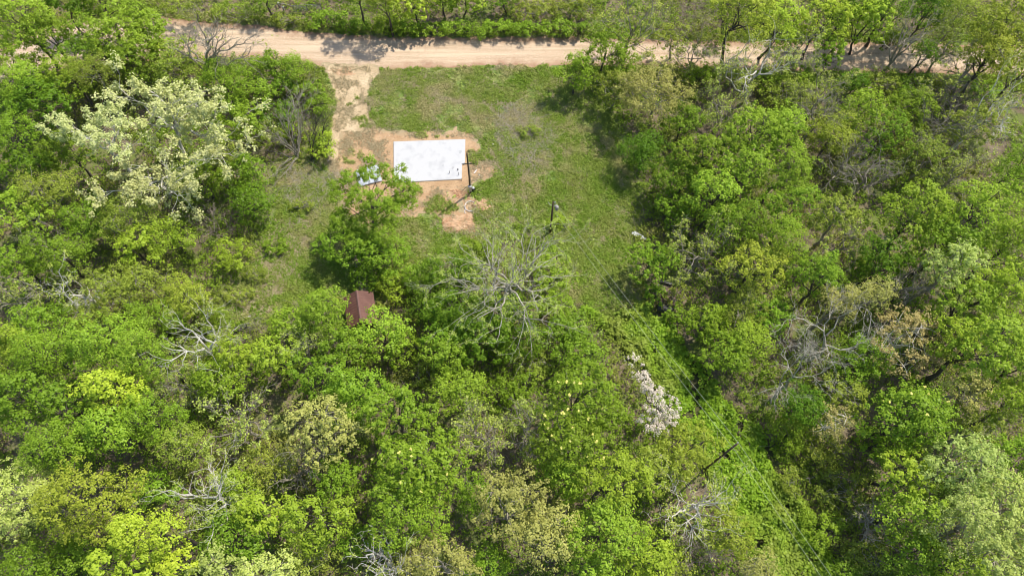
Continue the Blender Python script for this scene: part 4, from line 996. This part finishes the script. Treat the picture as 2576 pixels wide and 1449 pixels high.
# trees of their own shape
tree('Y', 430, 265, 150, 110, 14, "cream leaved sycamore with white limbs, upper crown in the left forest", 21, base=(470, 400),
     lobes=[(300, 222, 11), (345, 255, 12), (400, 240, 12.5), (470, 232, 12), (520, 255, 11.5), (540, 300, 10.5), (380, 285, 12.5), (450, 275, 13), (590, 330, 9.5), (350, 215, 11), (500, 300, 11)])
tree('Y', 250, 330, 135, 85, 13, "cream leaved sycamore leaning left of its taller neighbour", 22, base=(350, 450),
     lobes=[(140, 335, 9.5), (180, 310, 10.5), (230, 300, 11), (280, 320, 11.5), (210, 355, 11), (260, 375, 11), (330, 360, 11.5), (300, 285, 11)])
tree('Y', 390, 445, 145, 85, 12, "lowest cream leaved sycamore, its limbs spread over the olive ashes", 23, base=(440, 470),
     lobes=[(300, 440, 9), (255, 475, 8.5), (340, 465, 9), (330, 415, 10), (420, 440, 10.5), (460, 480, 9), (490, 430, 10), (550, 400, 9), (390, 495, 8.5), (470, 505, 8), (590, 395, 8)])
tree('K', 1270, 690, 165, 140, 13, "great half bare tree with spreading grey limbs between lawn and dark elms", 24, base=(1310, 760), dens=2.6,
     lobes=[(1130, 700, 9.2), (1180, 660, 10.2), (1240, 600, 10.7), (1290, 580, 10.7), (1340, 590, 10.2), (1375, 610, 9.2), (1300, 660, 12.2), (1220, 770, 9.7), (1190, 730, 10.2), (1260, 820, 8.7), (1330, 830, 8.7), (1380, 810, 8.2), (1345, 750, 10.2), (1280, 740, 11.7), (1240, 690, 11.2), (1395, 700, 8.7)])
tree('G', 935, 500, 100, 110, 11, "slender pointed green maple standing in front of the white slab", 25, base=(955, 640), dens=1.0,
     lobes=[(930, 405, 10, 0.80), (928, 440, 9, 1.30), (965, 420, 9.5, 0.65), (985, 450, 9, 1.16), (1010, 425, 9, 0.65), (1015, 480, 8, 1.45), (880, 455, 8.5, 1.30), (860, 500, 7.5, 1.45), (905, 500, 8.5, 1.45), (950, 510, 9, 1.59), (1030, 510, 7, 0.87), (985, 530, 7, 1.45), (920, 560, 6.5, 1.45), (860, 555, 6, 1.45), (965, 585, 6, 1.59), (900, 605, 5, 1.45), (1040, 475, 8, 0.65), (840, 470, 8, 0.72)])
tree('C', 520, 115, 95, 80, 11, "leafless grey tree stretching its bare crown over the gravel road", 31, base=(520, 240),
     lobes=[(500, 62, 9), (478, 90, 9), (540, 62, 9.5), (600, 95, 8.5), (632, 120, 8), (450, 85, 8.5), (562, 80, 9.5), (590, 160, 7), (440, 125, 7.5), (642, 88, 8), (520, 95, 10.5)])
tree('W', 1650, 1010, 55, 85, 9, "white blossoming tree beside the vine strip", 26, base=(1655, 1075), dens=.56,
     lobes=[(1592, 905, 7.5, .8), (1605, 935, 8, .9), (1622, 960, 8.3, 1.0), (1640, 985, 8.5, 1.1), (1655, 1010, 8.5, 1.2), (1685, 1025, 8, 1.2), (1690, 1050, 7.5, .9), (1640, 1040, 8, 1.0), (1625, 1070, 7, 1.0), (1655, 1075, 7, .9), (1675, 1065, 7, .8)])
